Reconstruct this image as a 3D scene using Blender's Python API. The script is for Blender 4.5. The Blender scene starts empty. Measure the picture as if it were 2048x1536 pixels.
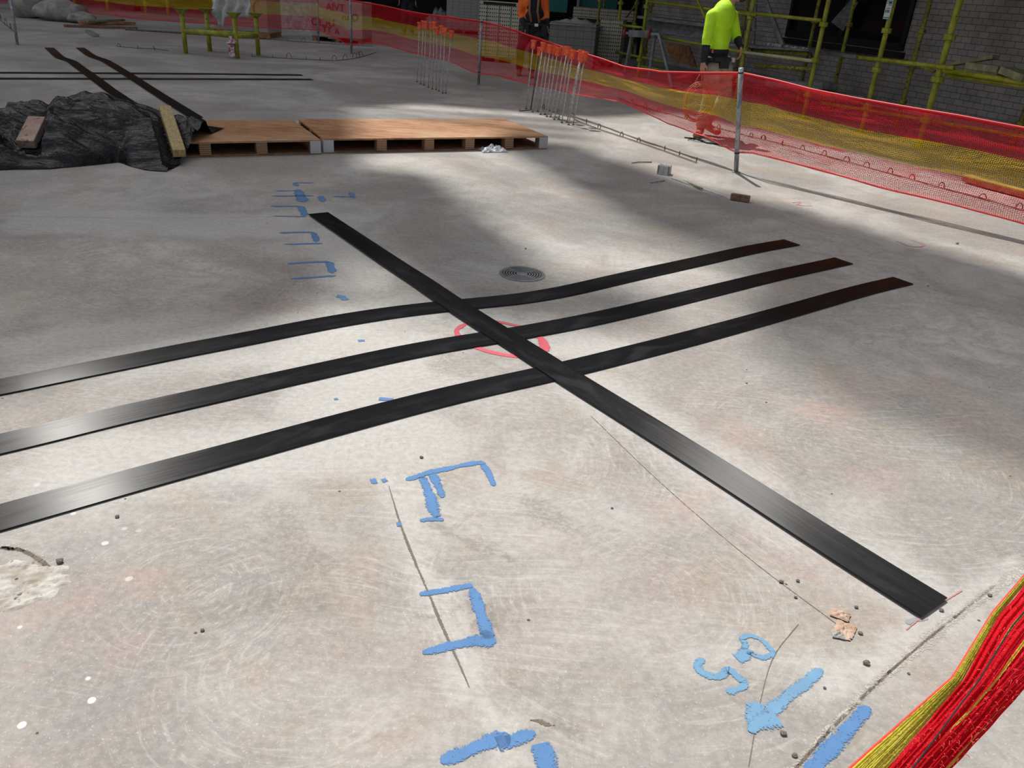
import bpy, math, random
import numpy as np
from mathutils import Vector, Matrix, noise
random.seed(7)
S = bpy.context.scene
COL = S.collection
# ------------------------------------------------------------------ camera
F = 1600.0; H = 1.6; PITCH = math.atan(.5); ROLL = math.radians(4.16)
cam_d = bpy.data.cameras.new('camera'); cam = bpy.data.objects.new('camera', cam_d); COL.objects.link(cam)
cam_d.sensor_width = 36; cam_d.lens = F/2048*36; cam_d.clip_start = .02; cam_d.clip_end = 400
R3 = Matrix.Rotation(math.pi/2-PITCH, 3, 'X') @ Matrix.Rotation(ROLL, 3, 'Z')
cam.matrix_world = Matrix.Translation((0, 0, H)) @ R3.to_4x4()
S.camera = cam
# ------------------------------------------------------------------ world, sun, exposure
S.view_settings.view_transform = 'Standard'; S.view_settings.look = 'None'
S.view_settings.exposure = 0.0; S.view_settings.gamma = 1.0
try: S.view_settings.use_curve_mapping = False
except Exception: pass
SUN = Vector((-.454, .891, 0)).normalized()*math.cos(math.radians(61)) + Vector((0, 0, math.sin(math.radians(61))))
w = bpy.data.worlds.new('sky'); S.world = w; w.use_nodes = True
nt = w.node_tree; sky = nt.nodes.new('ShaderNodeTexSky'); sky.sky_type = 'NISHITA'; sky.sun_disc = False
sky.sun_elevation = math.radians(60); sky.sun_rotation = math.atan2(-.485, .875); sky.dust_density = 3.0; sky.air_density = 1.0; sky.ozone_density = 1.0
hs = nt.nodes.new('ShaderNodeHueSaturation'); hs.inputs['Saturation'].default_value = .32
nt.links.new(sky.outputs[0], hs.inputs['Color']); nt.links.new(hs.outputs[0], nt.nodes['Background'].inputs[0])
nt.nodes['Background'].inputs[1].default_value = .128
sd = bpy.data.lights.new('sun', 'SUN'); sd.energy = 4.35; sd.angle = math.radians(.53); sd.color = (1, .965, .91)
so = bpy.data.objects.new('sun', sd); COL.objects.link(so); so.rotation_euler = SUN.to_track_quat('Z', 'Y').to_euler(); so.location = (-10, 15, 30)

# ------------------------------------------------------------------ pixel-to-place helpers (survey of the site)
def ray(u, v): return R3 @ Vector(((u-1024)/F, -(v-768)/F, -1))
O = Vector((0, 0, H))
def g(u, v, z=0.0):
    d = ray(u, v); return O + d*((z-H)/d.z)
def dp(u, v, Y):
    d = ray(u, v); return O + d*(Y/d.y)
WN = Vector((.91584, .40155, 0)); WD = Vector((-.40155, .91584, 0))      # facade normal (away) and direction
def pl(u, v, off):
    d = ray(u, v); return O + d*(off/d.dot(WN))
def pr(p):
    q = R3.transposed() @ (Vector(p)-O); return (1024+F*q.x/-q.z, 768-F*q.y/-q.z)
def interp(x, pts):
    if x <= pts[0][0]: return pts[0][1]
    for a, b in zip(pts, pts[1:]):
        if x <= b[0]: return a[1]+(b[1]-a[1])*(x-a[0])/(b[0]-a[0]+1e-9)
    return pts[-1][1]
def zat(x, y, v):           # height above (x,y) which is seen at image row v
    lo, hi = -3, 12
    for _ in range(40):
        m = (lo+hi)/2
        if pr((x, y, m))[1] > v: lo = m
        else: hi = m
    return lo

# ------------------------------------------------------------------ materials
MATS = {}
def mat(name, col=(.5, .5, .5), rough=.6, metal=0, spec=.5, fn=None):
    if name in MATS: return MATS[name]
    m = bpy.data.materials.new(name); m.use_nodes = True; t = m.node_tree; b = t.nodes['Principled BSDF']
    b.inputs['Base Color'].default_value = (*col, 1); b.inputs['Roughness'].default_value = rough
    b.inputs['Metallic'].default_value = metal; b.inputs['Specular IOR Level'].default_value = spec
    if fn: fn(t, b)
    MATS[name] = m; return m
class N:                    # tiny node-writing helper
    def __init__(s, t): s.t = t
    def n(s, k, **kw):
        x = s.t.nodes.new(k)
        for a, v in kw.items(): setattr(x, a, v)
        return x
    def lk(s, a, b): s.t.links.new(a, b)
    def setin(s, sock, v):
        if hasattr(v, 'links') or isinstance(v, bpy.types.NodeSocket): s.lk(v, sock)
        else: sock.default_value = v
    def math(s, op, a, b=0.0, c=0.0, clamp=False):
        x = s.n('ShaderNodeMath', operation=op, use_clamp=clamp); s.setin(x.inputs[0], a); s.setin(x.inputs[1], b); s.setin(x.inputs[2], c); return x.outputs[0]
    def pos(s, kind='Object'): return s.n('ShaderNodeTexCoord').outputs[kind]
    def mapg(s, v, scale=(1, 1, 1), rot=(0, 0, 0), loc=(0, 0, 0)):
        x = s.n('ShaderNodeMapping'); s.lk(v, x.inputs[0]); x.inputs['Scale'].default_value = scale; x.inputs['Rotation'].default_value = rot; x.inputs['Location'].default_value = loc; return x.outputs[0]
    def noise(s, v, scale, detail=4, rough=.6, dist=0.0):
        x = s.n('ShaderNodeTexNoise'); s.lk(v, x.inputs['Vector']); x.inputs['Scale'].default_value = scale; x.inputs['Detail'].default_value = detail
        x.inputs['Roughness'].default_value = rough; x.inputs['Distortion'].default_value = dist; return x.outputs['Fac']
    def vor(s, v, scale, out='Distance'):
        x = s.n('ShaderNodeTexVoronoi'); s.lk(v, x.inputs['Vector']); x.inputs['Scale'].default_value = scale; return x.outputs[out]
    def rng(s, v, a, b, c=0.0, d=1.0, smooth=True):
        x = s.n('ShaderNodeMapRange', interpolation_type='SMOOTHSTEP' if smooth else 'LINEAR'); s.lk(v, x.inputs[0])
        for i, q in enumerate((a, b, c, d)): x.inputs[1+i].default_value = q
        return x.outputs[0]
    def mix(s, f, a, b, mode='MIX'):
        x = s.n('ShaderNodeMix', data_type='RGBA', blend_type=mode); s.setin(x.inputs[0], f)
        for i, q in ((6, a), (7, b)):
            if isinstance(q, tuple): x.inputs[i].default_value = (*q[:3], 1)
            else: s.lk(q, x.inputs[i])
        return x.outputs[2]
    def bump(s, h, strength, dist=.01):
        x = s.n('ShaderNodeBump'); s.lk(h, x.inputs['Height']); x.inputs['Strength'].default_value = strength; x.inputs['Distance'].default_value = dist; return x.outputs[0]
    def vmath(s, op, a, b):
        x = s.n('ShaderNodeVectorMath', operation=op); s.setin(x.inputs[0], a); s.setin(x.inputs[1], b); return x

def two_tone(c1, c2, scale=6, rough=.7, metal=0, bump=0.0, spots=None, coord='Object', stretch=(1, 1, 1), detail=6, dist=0.0, lo=.4, hi=.62, rot=(0, 0, 0)):
    def fn(t, b):
        k = N(t); p = k.mapg(k.pos(coord), stretch, rot); n1 = k.noise(p, scale, detail, .65, dist)
        c = k.mix(k.rng(n1, lo, hi), c1, c2)
        if spots:
            col, sc, a = spots; n2 = k.noise(p, sc, 4); c = k.mix(k.rng(n2, a, a+.06), c, col)
        k.lk(c, b.inputs['Base Color'])
        if bump: k.lk(k.bump(n1, bump), b.inputs['Normal'])
    return fn

def capsule(k, xy, a, b, rad, soft):      # stain-shaped mask on the slab between two points
    a = Vector(a[:2]); b = Vector(b[:2]); d = b-a; L = max(d.length, 1e-4); ang = math.atan2(d.y, d.x)
    m = k.vmath('SUBTRACT', xy, (a.x, a.y, 0)).outputs[0]
    r = k.n('ShaderNodeVectorRotate', rotation_type='Z_AXIS'); k.lk(m, r.inputs['Vector']); r.inputs['Angle'].default_value = -ang
    s = k.n('ShaderNodeSeparateXYZ'); k.lk(r.outputs[0], s.inputs[0])
    cx = k.math('MINIMUM', k.math('MAXIMUM', s.outputs[0], 0.0), L)
    dx = k.math('SUBTRACT', s.outputs[0], cx)
    q = k.math('SQRT', k.math('ADD', k.math('MULTIPLY', dx, dx), k.math('MULTIPLY', s.outputs[1], s.outputs[1])))
    return k.rng(q, rad+soft, rad-soft)

def concrete_fn(t, b):
    k = N(t); P = k.pos()
    wob = k.n('ShaderNodeTexNoise'); k.lk(P, wob.inputs['Vector']); wob.inputs['Scale'].default_value = 3.2; wob.inputs['Detail'].default_value = 7; wob.inputs['Roughness'].default_value = .7
    off = k.vmath('MULTIPLY', k.vmath('SUBTRACT', wob.outputs['Color'], (.5, .5, .5)).outputs[0], (.55, .55, 0)).outputs[0]
    sx = k.n('ShaderNodeSeparateXYZ'); k.lk(P, sx.inputs[0]); cb = k.n('ShaderNodeCombineXYZ'); k.lk(sx.outputs[0], cb.inputs[0]); k.lk(sx.outputs[1], cb.inputs[1])
    XY = k.vmath('ADD', cb.outputs[0], k.vmath('MULTIPLY', off, (.7, .7, 0)).outputs[0]).outputs[0]
    big = k.noise(P, .55, 8, .62, .6); med = k.noise(P, 3.1, 9, .72, .8)
    c = k.mix(k.rng(big, .38, .62), (.265, .255, .237), (.46, .45, .425))
    c = k.mix(k.rng(med, .36, .60, .0, 1), k.mix(.40, c, (.19, .182, .17)), c)
    tan = k.noise(P, 1.7, 7, .7, 1.2); c = k.mix(k.rng(tan, .5, .64, 0, .6), c, (.33, .275, .215))
    pink = k.noise(k.mapg(P, loc=(7, 3, 2)), 1.3, 7, .7, 1.0); pm = k.math('ADD', capsule(k, XY, g(0, 1480), g(330, 1150), .28, .28), capsule(k, XY, g(2000, 760), g(1500, 1000), .45, .45))
    pm = k.math('ADD', pm, .35); c = k.mix(k.math('MULTIPLY', k.rng(pink, .47, .66, 0, .45), pm, clamp=True), c, (.44, .28, .245))
    # pale cement bands left by the strips and the joint
    pale = capsule(k, XY, g(150, 700), g(800, 660), .33, .12)
    for A, B, r in (((690, 800), (800, 760), .30), ((180, 930), (820, 880), .22), ((765, 850), (820, 1060), .10), ((810, 1060), (1010, 1536), .045), ((640, 470), (720, 560), .18),
                    ((1150, 760), (1500, 980), .16), ((1500, 1000), (1900, 1230), .12), ((1000, 640), (1200, 700), .2), ((520, 450), (100, 440), .3), ((1650, 1380), (2048, 1130), .05)):
        pale = k.math('MAXIMUM', pale, capsule(k, XY, g(*A), g(*B), r, .09 if r > .06 else .04))
    fine = k.noise(P, 38, 5, .7)
    c = k.mix(k.math('MULTIPLY', pale, .62), c, k.mix(fine, (.47, .465, .44), (.55, .545, .52)))
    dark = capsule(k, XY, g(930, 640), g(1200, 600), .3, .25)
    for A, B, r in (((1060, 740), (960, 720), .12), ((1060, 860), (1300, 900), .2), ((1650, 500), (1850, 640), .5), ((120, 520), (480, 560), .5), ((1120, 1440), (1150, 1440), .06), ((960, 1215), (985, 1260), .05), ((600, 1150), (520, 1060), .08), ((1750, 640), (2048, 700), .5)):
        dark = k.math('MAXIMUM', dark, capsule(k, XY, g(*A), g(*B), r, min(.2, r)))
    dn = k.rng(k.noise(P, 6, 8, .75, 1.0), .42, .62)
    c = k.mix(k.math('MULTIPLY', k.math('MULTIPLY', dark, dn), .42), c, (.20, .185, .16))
    # trowel sweeps: straight scratches and arcs
    bend = k.n('ShaderNodeTexNoise'); k.lk(P, bend.inputs['Vector']); bend.inputs['Scale'].default_value = .9; bend.inputs['Detail'].default_value = 1
    XS = k.vmath('ADD', P, k.vmath('MULTIPLY', k.vmath('SUBTRACT', bend.outputs['Color'], (.5, .5, .5)).outputs[0], (.5, .5, 0)).outputs[0]).outputs[0]
    for rot, st, msk, amt in ((.35, (2.0, 70, 1), 1.1, .24), (-.95, (3, 90, 1), 1.7, .20), (1.35, (2.6, 80, 1), 2.3, .18), (2.2, (1.6, 60, 1), .9, .16)):
        sw = k.noise(k.mapg(XS, st, (0, 0, rot)), 1, 6, .7); mk = k.noise(k.mapg(P, loc=(rot*9, 2, 0)), msk, 3)
        f = k.math('MULTIPLY', k.rng(sw, .53, .66), k.rng(mk, .51, .62)); c = k.mix(k.math('MULTIPLY', f, amt), c, (.66, .64, .60))
        f2 = k.math('MULTIPLY', k.rng(sw, .46, .34), k.rng(mk, .50, .62)); c = k.mix(k.math('MULTIPLY', f2, amt), c, (.17, .155, .14))
    for (u, v), R_ in (((600, 1330), .75), ((380, 1180), .5), ((1290, 1180), .9), ((1000, 900), 1.1), ((1700, 900), 1.3), ((300, 560), 1.6), ((1250, 420), 1.8)):
        C_ = g(u, v); sb = k.vmath('SUBTRACT', P, (C_.x, C_.y, 0)).outputs[0]; q = k.n('ShaderNodeSeparateXYZ'); k.lk(sb, q.inputs[0])
        rr = k.math('SQRT', k.math('ADD', k.math('MULTIPLY', q.outputs[0], q.outputs[0]), k.math('MULTIPLY', q.outputs[1], q.outputs[1]))); an = k.math('ARCTAN2', q.outputs[1], q.outputs[0])
        cm = k.n('ShaderNodeCombineXYZ'); k.lk(k.math('MULTIPLY', rr, 75), cm.inputs[0]); k.lk(k.math('MULTIPLY', an, 2.2*R_+.6), cm.inputs[1]); nz = k.noise(cm.outputs[0], 1, 4, .65, .5)
        mk = k.math('MULTIPLY', k.rng(rr, R_, R_*.6), k.rng(k.noise(P, 2.1, 3), .44, .56)); c = k.mix(k.math('MULTIPLY', k.math('MULTIPLY', k.rng(nz, .54, .64), mk), .22), c, (.64, .62, .59)); c = k.mix(k.math('MULTIPLY', k.math('MULTIPLY', k.rng(nz, .46, .36), mk), .16), c, (.18, .165, .15))
    ffl = k.noise(P, 46, 7, .8, .4); fm = k.rng(k.noise(P, 1.4, 4), .4, .6, .25, 1); c = k.mix(k.math('MULTIPLY', k.rng(ffl, .55, .66, 0, .36), fm), c, (.22, .20, .175)); c = k.mix(k.rng(ffl, .44, .36, 0, .22), c, (.66, .645, .62))
    c = k.mix(.12, c, k.mix(k.rng(fine, .38, .62), (.18, .17, .155), (.66, .64, .61)))
    sp = k.rng(k.noise(P, 130, 3, .6), .60, .70); c = k.mix(k.math('MULTIPLY', sp, .4), c, (.70, .69, .67))
    # pits, dirt specks, splashes
    v = k.vor(P, 9); vc = k.n('ShaderNodeTexVoronoi'); k.lk(P, vc.inputs['Vector']); vc.inputs['Scale'].default_value = 9
    vs = k.n('ShaderNodeSeparateColor'); k.lk(vc.outputs['Color'], vs.inputs[0])
    c = k.mix(k.math('MULTIPLY', k.rng(v, .055, .035), k.math('GREATER_THAN', vs.outputs[0], .72)), c, (.08, .07, .06))
    vn = k.n('ShaderNodeTexVoronoi'); k.lk(k.vmath('ADD', P, k.vmath('MULTIPLY', off, (.04, .04, 0)).outputs[0]).outputs[0], vn.inputs['Vector']); vn.inputs['Scale'].default_value = 14
    vs2 = k.n('ShaderNodeSeparateColor'); k.lk(vn.outputs['Color'], vs2.inputs[0])
    wm = k.math('MULTIPLY', k.rng(vn.outputs['Distance'], .17, .12), k.math('GREATER_THAN', vs2.outputs[1], .62))
    wm = k.math('MULTIPLY', wm, capsule(k, XY, g(60, 1060), g(90, 1400), .22, .2)); c = k.mix(wm, c, (.72, .71, .69))
    st = None
    for A, B, r_ in (((1110, 1440), (1150, 1445), .035), ((1040, 1470), (1080, 1462), .012), ((925, 1195), (975, 1250), .035), ((1040, 1360), (1055, 1365), .02), ((835, 1230), (870, 1235), .015), ((630, 1120), (560, 1040), .06), ((870, 960), (880, 1010), .02), ((1070, 1020), (1130, 1060), .05), ((900, 1050), (1050, 1140), .02), ((420, 1240), (640, 1190), .05), ((880, 690), (900, 740), .06), ((430, 500), (560, 540), .12), ((1290, 320), (1500, 350), .1)):
        m_ = capsule(k, XY, g(*A), g(*B), r_, r_*.9); st = m_ if st is None else k.math('MAXIMUM', st, m_)
    c = k.mix(k.math('MULTIPLY', k.math('MULTIPLY', st, k.rng(k.noise(P, 60, 6, .8), .38, .58)), .5), c, (.18, .16, .13))
    c = k.mix(1.0, c, (.945, .932, .925), 'MULTIPLY')
    k.lk(c, b.inputs['Base Color']); k.lk(k.rng(med, .3, .7, .62, .85), b.inputs['Roughness'])
    hh = k.math('ADD', k.math('MULTIPLY', fine, .35), k.noise(P, 9, 6, .7)); k.lk(k.bump(hh, .06, .003), b.inputs['Normal'])
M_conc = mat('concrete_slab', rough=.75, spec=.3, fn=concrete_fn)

def strip_fn(t, b):
    k = N(t); uv = k.pos('UV'); P = k.mapg(uv, (1.2, 60, 1)); n1 = k.noise(P, 1, 6, .65, .4); n2 = k.noise(k.mapg(uv, (2.5, 9, 1), loc=(5, 1, 0)), 1, 5, .6, .8)
    dust = k.rng(n2, .5, .78, 0, .3); c = k.mix(dust, (.007, .007, .008), (.06, .06, .065)); c = k.mix(k.rng(n1, .62, .82, 0, .15), c, (.15, .15, .15))
    k.lk(c, b.inputs['Base Color']); k.lk(k.rng(k.math('ADD', n1, k.math('MULTIPLY', n2, .6)), .55, 1.0, .29, .38), b.inputs['Roughness'])
    b.inputs['Anisotropic'].default_value = 1.0; b.inputs['Anisotropic Rotation'].default_value = .25
    tg = k.n('ShaderNodeTangent', direction_type='UV_MAP'); tg.uv_map = 'UVMap'; k.lk(tg.outputs[0], b.inputs['Tangent'])
    k.lk(k.bump(n1, .3, .0015), b.inputs['Normal'])
M_strip = mat('black_rubbed_strip', rough=.3, spec=.28, fn=strip_fn)

def net_fn(tight):
    def fn(t, b):
        k = N(t); uv = k.pos('UV'); s = k.n('ShaderNodeSeparateXYZ'); k.lk(uv, s.inputs[0]); U, V = s.outputs[0], s.outputs[1]
        wv = k.noise(k.mapg(uv, (1.5, 3, 1)), 2.0, 3); V2 = k.math('ADD', V, k.math('MULTIPLY', k.math('SUBTRACT', wv, .5), .05 if not tight else .12))
        band = k.math('MULTIPLY', k.rng(V2, .335, .345), k.rng(V2, .665, .655))
        if tight:
            st = k.noise(k.mapg(uv, (1.2, 26, 1)), 1, 3); band = k.math('MULTIPLY', k.math('GREATER_THAN', k.math('ADD', band, k.math('MULTIPLY', k.rng(st, .63, .66), .6)), .5), 1.0)
        red = k.mix(k.noise(uv, 30, 3), (.66, .012, .03), (.88, .03, .045)); yel = k.mix(k.noise(uv, 20, 3), (.70, .40, .015), (.90, .60, .04)) if not tight else k.mix(k.noise(uv, 20, 3), (.80, .72, .08), (.92, .86, .2))
        c = k.mix(band, red, yel)
        nh, nv = (60, 58) if not tight else (44, 150)
        fr = lambda x: k.math('ABSOLUTE', k.math('SUBTRACT', k.math('FRACT', x), .5))
        jit = k.math('MULTIPLY', k.noise(uv, 40 if not tight else 70, 2), .8)
        hz = k.rng(fr(k.math('ADD', k.math('MULTIPLY', V, nh), jit)), .20 if not tight else .28, .13 if not tight else .2)
        vt = k.rng(fr(k.math('ADD', k.math('MULTIPLY', U, nv), jit)), .12 if not tight else .30, .08 if not tight else .22)
        a = k.math('MAXIMUM', hz, vt); dens = k.noise(k.mapg(uv, (1.1, 7, 1), loc=(3, 0, 0)), 1.4, 5, .6)
        if tight: a = k.math('MAXIMUM', a, k.rng(dens, .26, .36))
        else: a = k.math('MAXIMUM', a, k.rng(dens, .56, .78, 0, .9))
        hem = k.math('MAXIMUM', k.math('LESS_THAN', V, .012), k.math('GREATER_THAN', V, .975)); a = k.math('MAXIMUM', a, hem)
        out = t.nodes['Material Output']; df = k.n('ShaderNodeBsdfDiffuse'); tr = k.n('ShaderNodeBsdfTranslucent'); ts = k.n('ShaderNodeBsdfTransparent')
        k.lk(c, df.inputs[0]); k.lk(c, tr.inputs[0]); m1 = k.n('ShaderNodeMixShader'); m1.inputs[0].default_value = .42; k.lk(df.outputs[0], m1.inputs[1]); k.lk(tr.outputs[0], m1.inputs[2])
        m2 = k.n('ShaderNodeMixShader'); k.lk(a, m2.inputs[0]); k.lk(ts.outputs[0], m2.inputs[1]); k.lk(m1.outputs[0], m2.inputs[2]); k.lk(m2.outputs[0], out.inputs[0])
        if tight:
            bn = k.bump(k.math('ADD', k.math('MULTIPLY', hz, .5), k.math('ADD', vt, jit)), .9, .004); k.lk(bn, df.inputs['Normal'])
    return fn
M_net = mat('barrier_mesh', fn=net_fn(False)); M_netb = mat('bunched_barrier_mesh', fn=net_fn(True))
M_hem = mat('red_hem_cord', (.78, .05, .05), .6)

def paint_mat(name, col, thr):
    def fn(t, b):
        k = N(t); uv = k.pos('UV'); P = k.pos(); s = k.n('ShaderNodeSeparateXYZ'); k.lk(uv, s.inputs[0])
        n1 = k.noise(P, 34, 7, .75); n2 = k.noise(P, 190, 3, .6)
        ed = k.math('MULTIPLY', k.math('ABSOLUTE', k.math('SUBTRACT', s.outputs[1], .5)), 2)
        v = k.math('SUBTRACT', k.math('ADD', k.math('MULTIPLY', n1, .55), k.math('MULTIPLY', n2, .6)), k.math('MULTIPLY', k.math('POWER', ed, 2.4), .55))
        a = k.rng(v, thr, thr+.16); c = k.mix(k.noise(P, 12, 5), tuple(x*.8 for x in col), tuple(min(1, x*1.15) for x in col)); k.lk(c, b.inputs['Base Color']); k.lk(a, b.inputs['Alpha'])
    return mat(name, col, .8, fn=fn)
M_blue = paint_mat('blue_spray_paint', (.085, .205, .42), .34); M_sky = paint_mat('pale_blue_spray_paint', (.15, .30, .46), .34)
M_bluefar = paint_mat('worn_blue_paint', (.09, .20, .38), .30); M_redp = paint_mat('red_spray_paint', (.56, .09, .12), .27); M_pinkp = paint_mat('faded_red_paint', (.48, .22, .2), .40)
M_crack = paint_mat('dark_joint_line', (.16, .13, .10), .40); M_rough = paint_mat('crumbled_cement', (.46, .43, .385), .47); M_smear = paint_mat('grey_cement_smear', (.30, .30, .30), .34)

def galv(t, b):
    k = N(t); P = k.pos(); n1 = k.noise(k.mapg(P, (1, 1, .35)), 26, 6, .7); k.lk(k.mix(k.rng(n1, .35, .65), (.20, .215, .235), (.42, .44, .46)), b.inputs['Base Color']); k.lk(k.rng(n1, .3, .7, .65, .4), b.inputs['Roughness'])
M_galv = mat('galvanised_steel', metal=.45, fn=galv)
M_bar = mat('grey_deformed_bar', metal=.3, rough=.55, fn=two_tone((.38, .385, .39), (.6, .6, .6), 40, spots=((.22, .13, .08), 30, .62)))
M_rust = mat('rusty_bar', rough=.85, fn=two_tone((.13, .075, .05), (.24, .14, .09), 30, bump=.2))
M_dkbar = mat('dark_bar', rough=.7, fn=two_tone((.05, .05, .05), (.12, .11, .10), 30))
M_cap = mat('orange_cap_plastic', rough=.45, fn=two_tone((.78, .10, .035), (.88, .17, .07), 20))
M_scaf = mat('yellow_green_scaffold_paint', rough=.5, fn=two_tone((.22, .235, .012), (.35, .36, .025), 7, spots=((.10, .06, .025), 26, .63)))
M_scafd = mat('dirty_scaffold_paint', rough=.6, fn=two_tone((.17, .15, .02), (.33, .33, .03), 6, spots=((.09, .05, .02), 22, .56)))
M_scafc = mat('cement_spattered_scaffold_paint', rough=.7, fn=two_tone((.42, .44, .10), (.5, .5, .42), 9))
M_plank = mat('grey_steel_plank', rough=.6, metal=.2, fn=two_tone((.13, .14, .145), (.24, .25, .26), 5, stretch=(1, 1, 3)))
M_rubble = mat('cement_crumbs', (.5, .48, .45), .9)
def ply(t, b):
    k = N(t); P = k.pos(); q = k.mapg(P, (.9, 4.5, 1), (0, 0, -.75)); n1 = k.noise(q, 2.6, 9, .72, 1.5); n2 = k.noise(P, 1.2, 6, .6)
    c = k.mix(k.rng(n1, .34, .66), (.24, .085, .03), (.46, .25, .12)); c = k.mix(k.rng(n2, .45, .66, 0, .55), c, (.48, .31, .18)); c = k.mix(k.rng(k.noise(P, 19, 6), .58, .7, 0, .5), c, (.2, .08, .035)); k.lk(c, b.inputs['Base Color'])
M_ply = mat('red_brown_plywood', rough=.62, fn=ply)
def layers(t, b):
    k = N(t); P = k.pos(); s = k.n('ShaderNodeSeparateXYZ'); k.lk(P, s.inputs[0]); f = k.math('FRACT', k.math('MULTIPLY', s.outputs[2], 55)); n = k.noise(P, 30, 3)
    c = k.mix(k.math('GREATER_THAN', f, .55), k.mix(n, (.38, .22, .12), (.48, .30, .17)), (.17, .09, .05)); k.lk(c, b.inputs['Base Color'])
M_block = mat('layered_plywood_blocks', rough=.75, fn=layers)
M_base = mat('dark_plywood_base', rough=.75, fn=two_tone((.17, .085, .05), (.27, .14, .085), 8))
M_brk = mat('zinc_bracket', (.55, .56, .58), .45, .4)
M_timy = mat('yellow_weathered_timber', rough=.75, fn=two_tone((.33, .24, .11), (.50, .39, .19), 9, stretch=(6, 6, .7), bump=.25, spots=((.19, .13, .06), 20, .6)))
M_timr = mat('pinkish_weathered_timber', rough=.75, fn=two_tone((.36, .22, .17), (.46, .36, .30), 7, bump=.25, spots=((.2, .11, .07), 14, .57)))
M_timb = mat('brown_timber', rough=.75, fn=two_tone((.25, .12, .05), (.42, .22, .10), 8, bump=.2))
M_timg = mat('green_grey_timber', rough=.8, fn=two_tone((.15, .15, .08), (.27, .26, .15), 9, bump=.2))
def plast(t, b):
    k = N(t); P = k.pos(); n1 = k.noise(k.mapg(P, (.6, 1.6, 1.6)), 3.5, 4, .5, .8); n2 = k.noise(P, 30, 4, .6, .8); b.inputs['Roughness'].default_value = .24
    k.lk(k.mix(k.rng(k.noise(P, 4, 5), .6, .85), (.005, .005, .006), (.02, .02, .022)), b.inputs['Base Color'])
    k.lk(k.bump(k.math('ADD', n1, k.math('MULTIPLY', n2, .22)), .8, .05), b.inputs['Normal'])
M_plast = mat('black_polythene', rough=.3, spec=.36, fn=plast)
M_clear = mat('milky_plastic_film', rough=.3, fn=two_tone((.35, .37, .40), (.6, .62, .65), 8, bump=.4))
M_white = mat('dirty_white', rough=.7, fn=two_tone((.42, .42, .41), (.6, .6, .58), 6))
M_gap = mat('black_void', (.006, .006, .006), .8)

def brick_fn(t, b):
    k = N(t); uv = k.pos('UV'); br = k.n('ShaderNodeTexBrick'); k.lk(uv, br.inputs['Vector']); br.offset = .5; br.inputs['Scale'].default_value = 1
    br.inputs['Brick Width'].default_value = .195; br.inputs['Row Height'].default_value = .093; br.inputs['Mortar Size'].default_value = .0045; br.inputs['Mortar Smooth'].default_value = .2; br.inputs['Bias'].default_value = 0
    br.inputs['Color1'].default_value = (.40, .375, .35, 1); br.inputs['Color2'].default_value = (.48, .45, .41, 1); br.inputs['Mortar'].default_value = (.10, .095, .09, 1)
    n1 = k.noise(uv, 1.5, 6); c = k.mix(k.rng(n1, .35, .7, 0, .5), br.outputs['Color'], (.25, .22, .205), 'MULTIPLY'); c = k.mix(k.math('MULTIPLY', k.rng(n1, .5, .7), .2), c, (.34, .25, .21)); k.lk(c, b.inputs['Base Color'])
    k.lk(k.bump(k.math('MULTIPLY', br.outputs['Fac'], -1), .5, .01), b.inputs['Normal'])
M_brick = mat('pale_brickwork', rough=.85, fn=brick_fn)
def holes(nx, col, colh=(.012, .012, .012), bw=.23, bh=.076, hs=.4):
    def fn(t, b):
        k = N(t); s = k.n('ShaderNodeSeparateXYZ'); k.lk(k.pos('UV'), s.inputs[0]); U, V = s.outputs[0], s.outputs[1]
        fu = k.math('FRACT', k.math('MULTIPLY', U, nx/bw)); fv = k.math('FRACT', k.math('MULTIPLY', V, 1/bh))
        h = k.math('MULTIPLY', k.math('LESS_THAN', k.math('ABSOLUTE', k.math('SUBTRACT', fu, .5)), hs/2+.05), k.math('LESS_THAN', k.math('ABSOLUTE', k.math('SUBTRACT', fv, .5)), hs/2))
        gap = k.math('MAXIMUM', k.math('LESS_THAN', k.math('FRACT', k.math('MULTIPLY', U, 1/bw)), .035), k.math('LESS_THAN', fv, .06))
        n = k.noise(k.pos(), 3, 4); c = k.mix(n, tuple(x*.75 for x in col), col); c = k.mix(gap, c, tuple(x*.3 for x in col)); c = k.mix(h, c, colh); k.lk(c, b.inputs['Base Color'])
    return fn
M_cored = mat('cored_white_bricks', rough=.8, fn=holes(5, (.62, .57, .47)))
M_solid = mat('pale_stacked_bricks', rough=.8, fn=holes(1, (.46, .44, .41), (.4, .38, .35), .2, .09, .01))
M_grey = mat('grey_stacked_blocks', rough=.8, fn=holes(1, (.24, .235, .22), (.2, .2, .19), .19, .15, .01))
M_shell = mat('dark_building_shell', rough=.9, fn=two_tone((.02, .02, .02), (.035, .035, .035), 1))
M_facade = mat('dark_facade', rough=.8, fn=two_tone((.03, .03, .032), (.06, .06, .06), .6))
M_teal = mat('teal_board', rough=.6, fn=two_tone((.012, .16, .15), (.02, .20, .18), 1.5))
M_skin = mat('skin', (.42, .22, .15), .55); M_hair = mat('dark_hair', (.03, .02, .015), .8)
M_hiv = mat('hi_vis_yellow_cloth', (.52, .90, .012), .7, fn=two_tone((.46, .82, .008), (.56, .95, .02), 5, bump=.25)); M_hio = mat('hi_vis_orange_cloth', rough=.7, fn=two_tone((.80, .12, .012), (.92, .20, .03), 6, bump=.3))
M_navy = mat('navy_cloth', rough=.85, fn=two_tone((.008, .010, .018), (.02, .022, .032), 8, bump=.3)); M_khaki = mat('khaki_cloth', rough=.85, fn=two_tone((.30, .25, .17), (.40, .34, .25), 6, bump=.3))
M_boot = mat('tan_boot_leather', (.30, .17, .08), .7); M_leath = mat('brown_leather', (.30, .13, .06), .6); M_belt = mat('black_webbing', (.012, .012, .014), .7)
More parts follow.
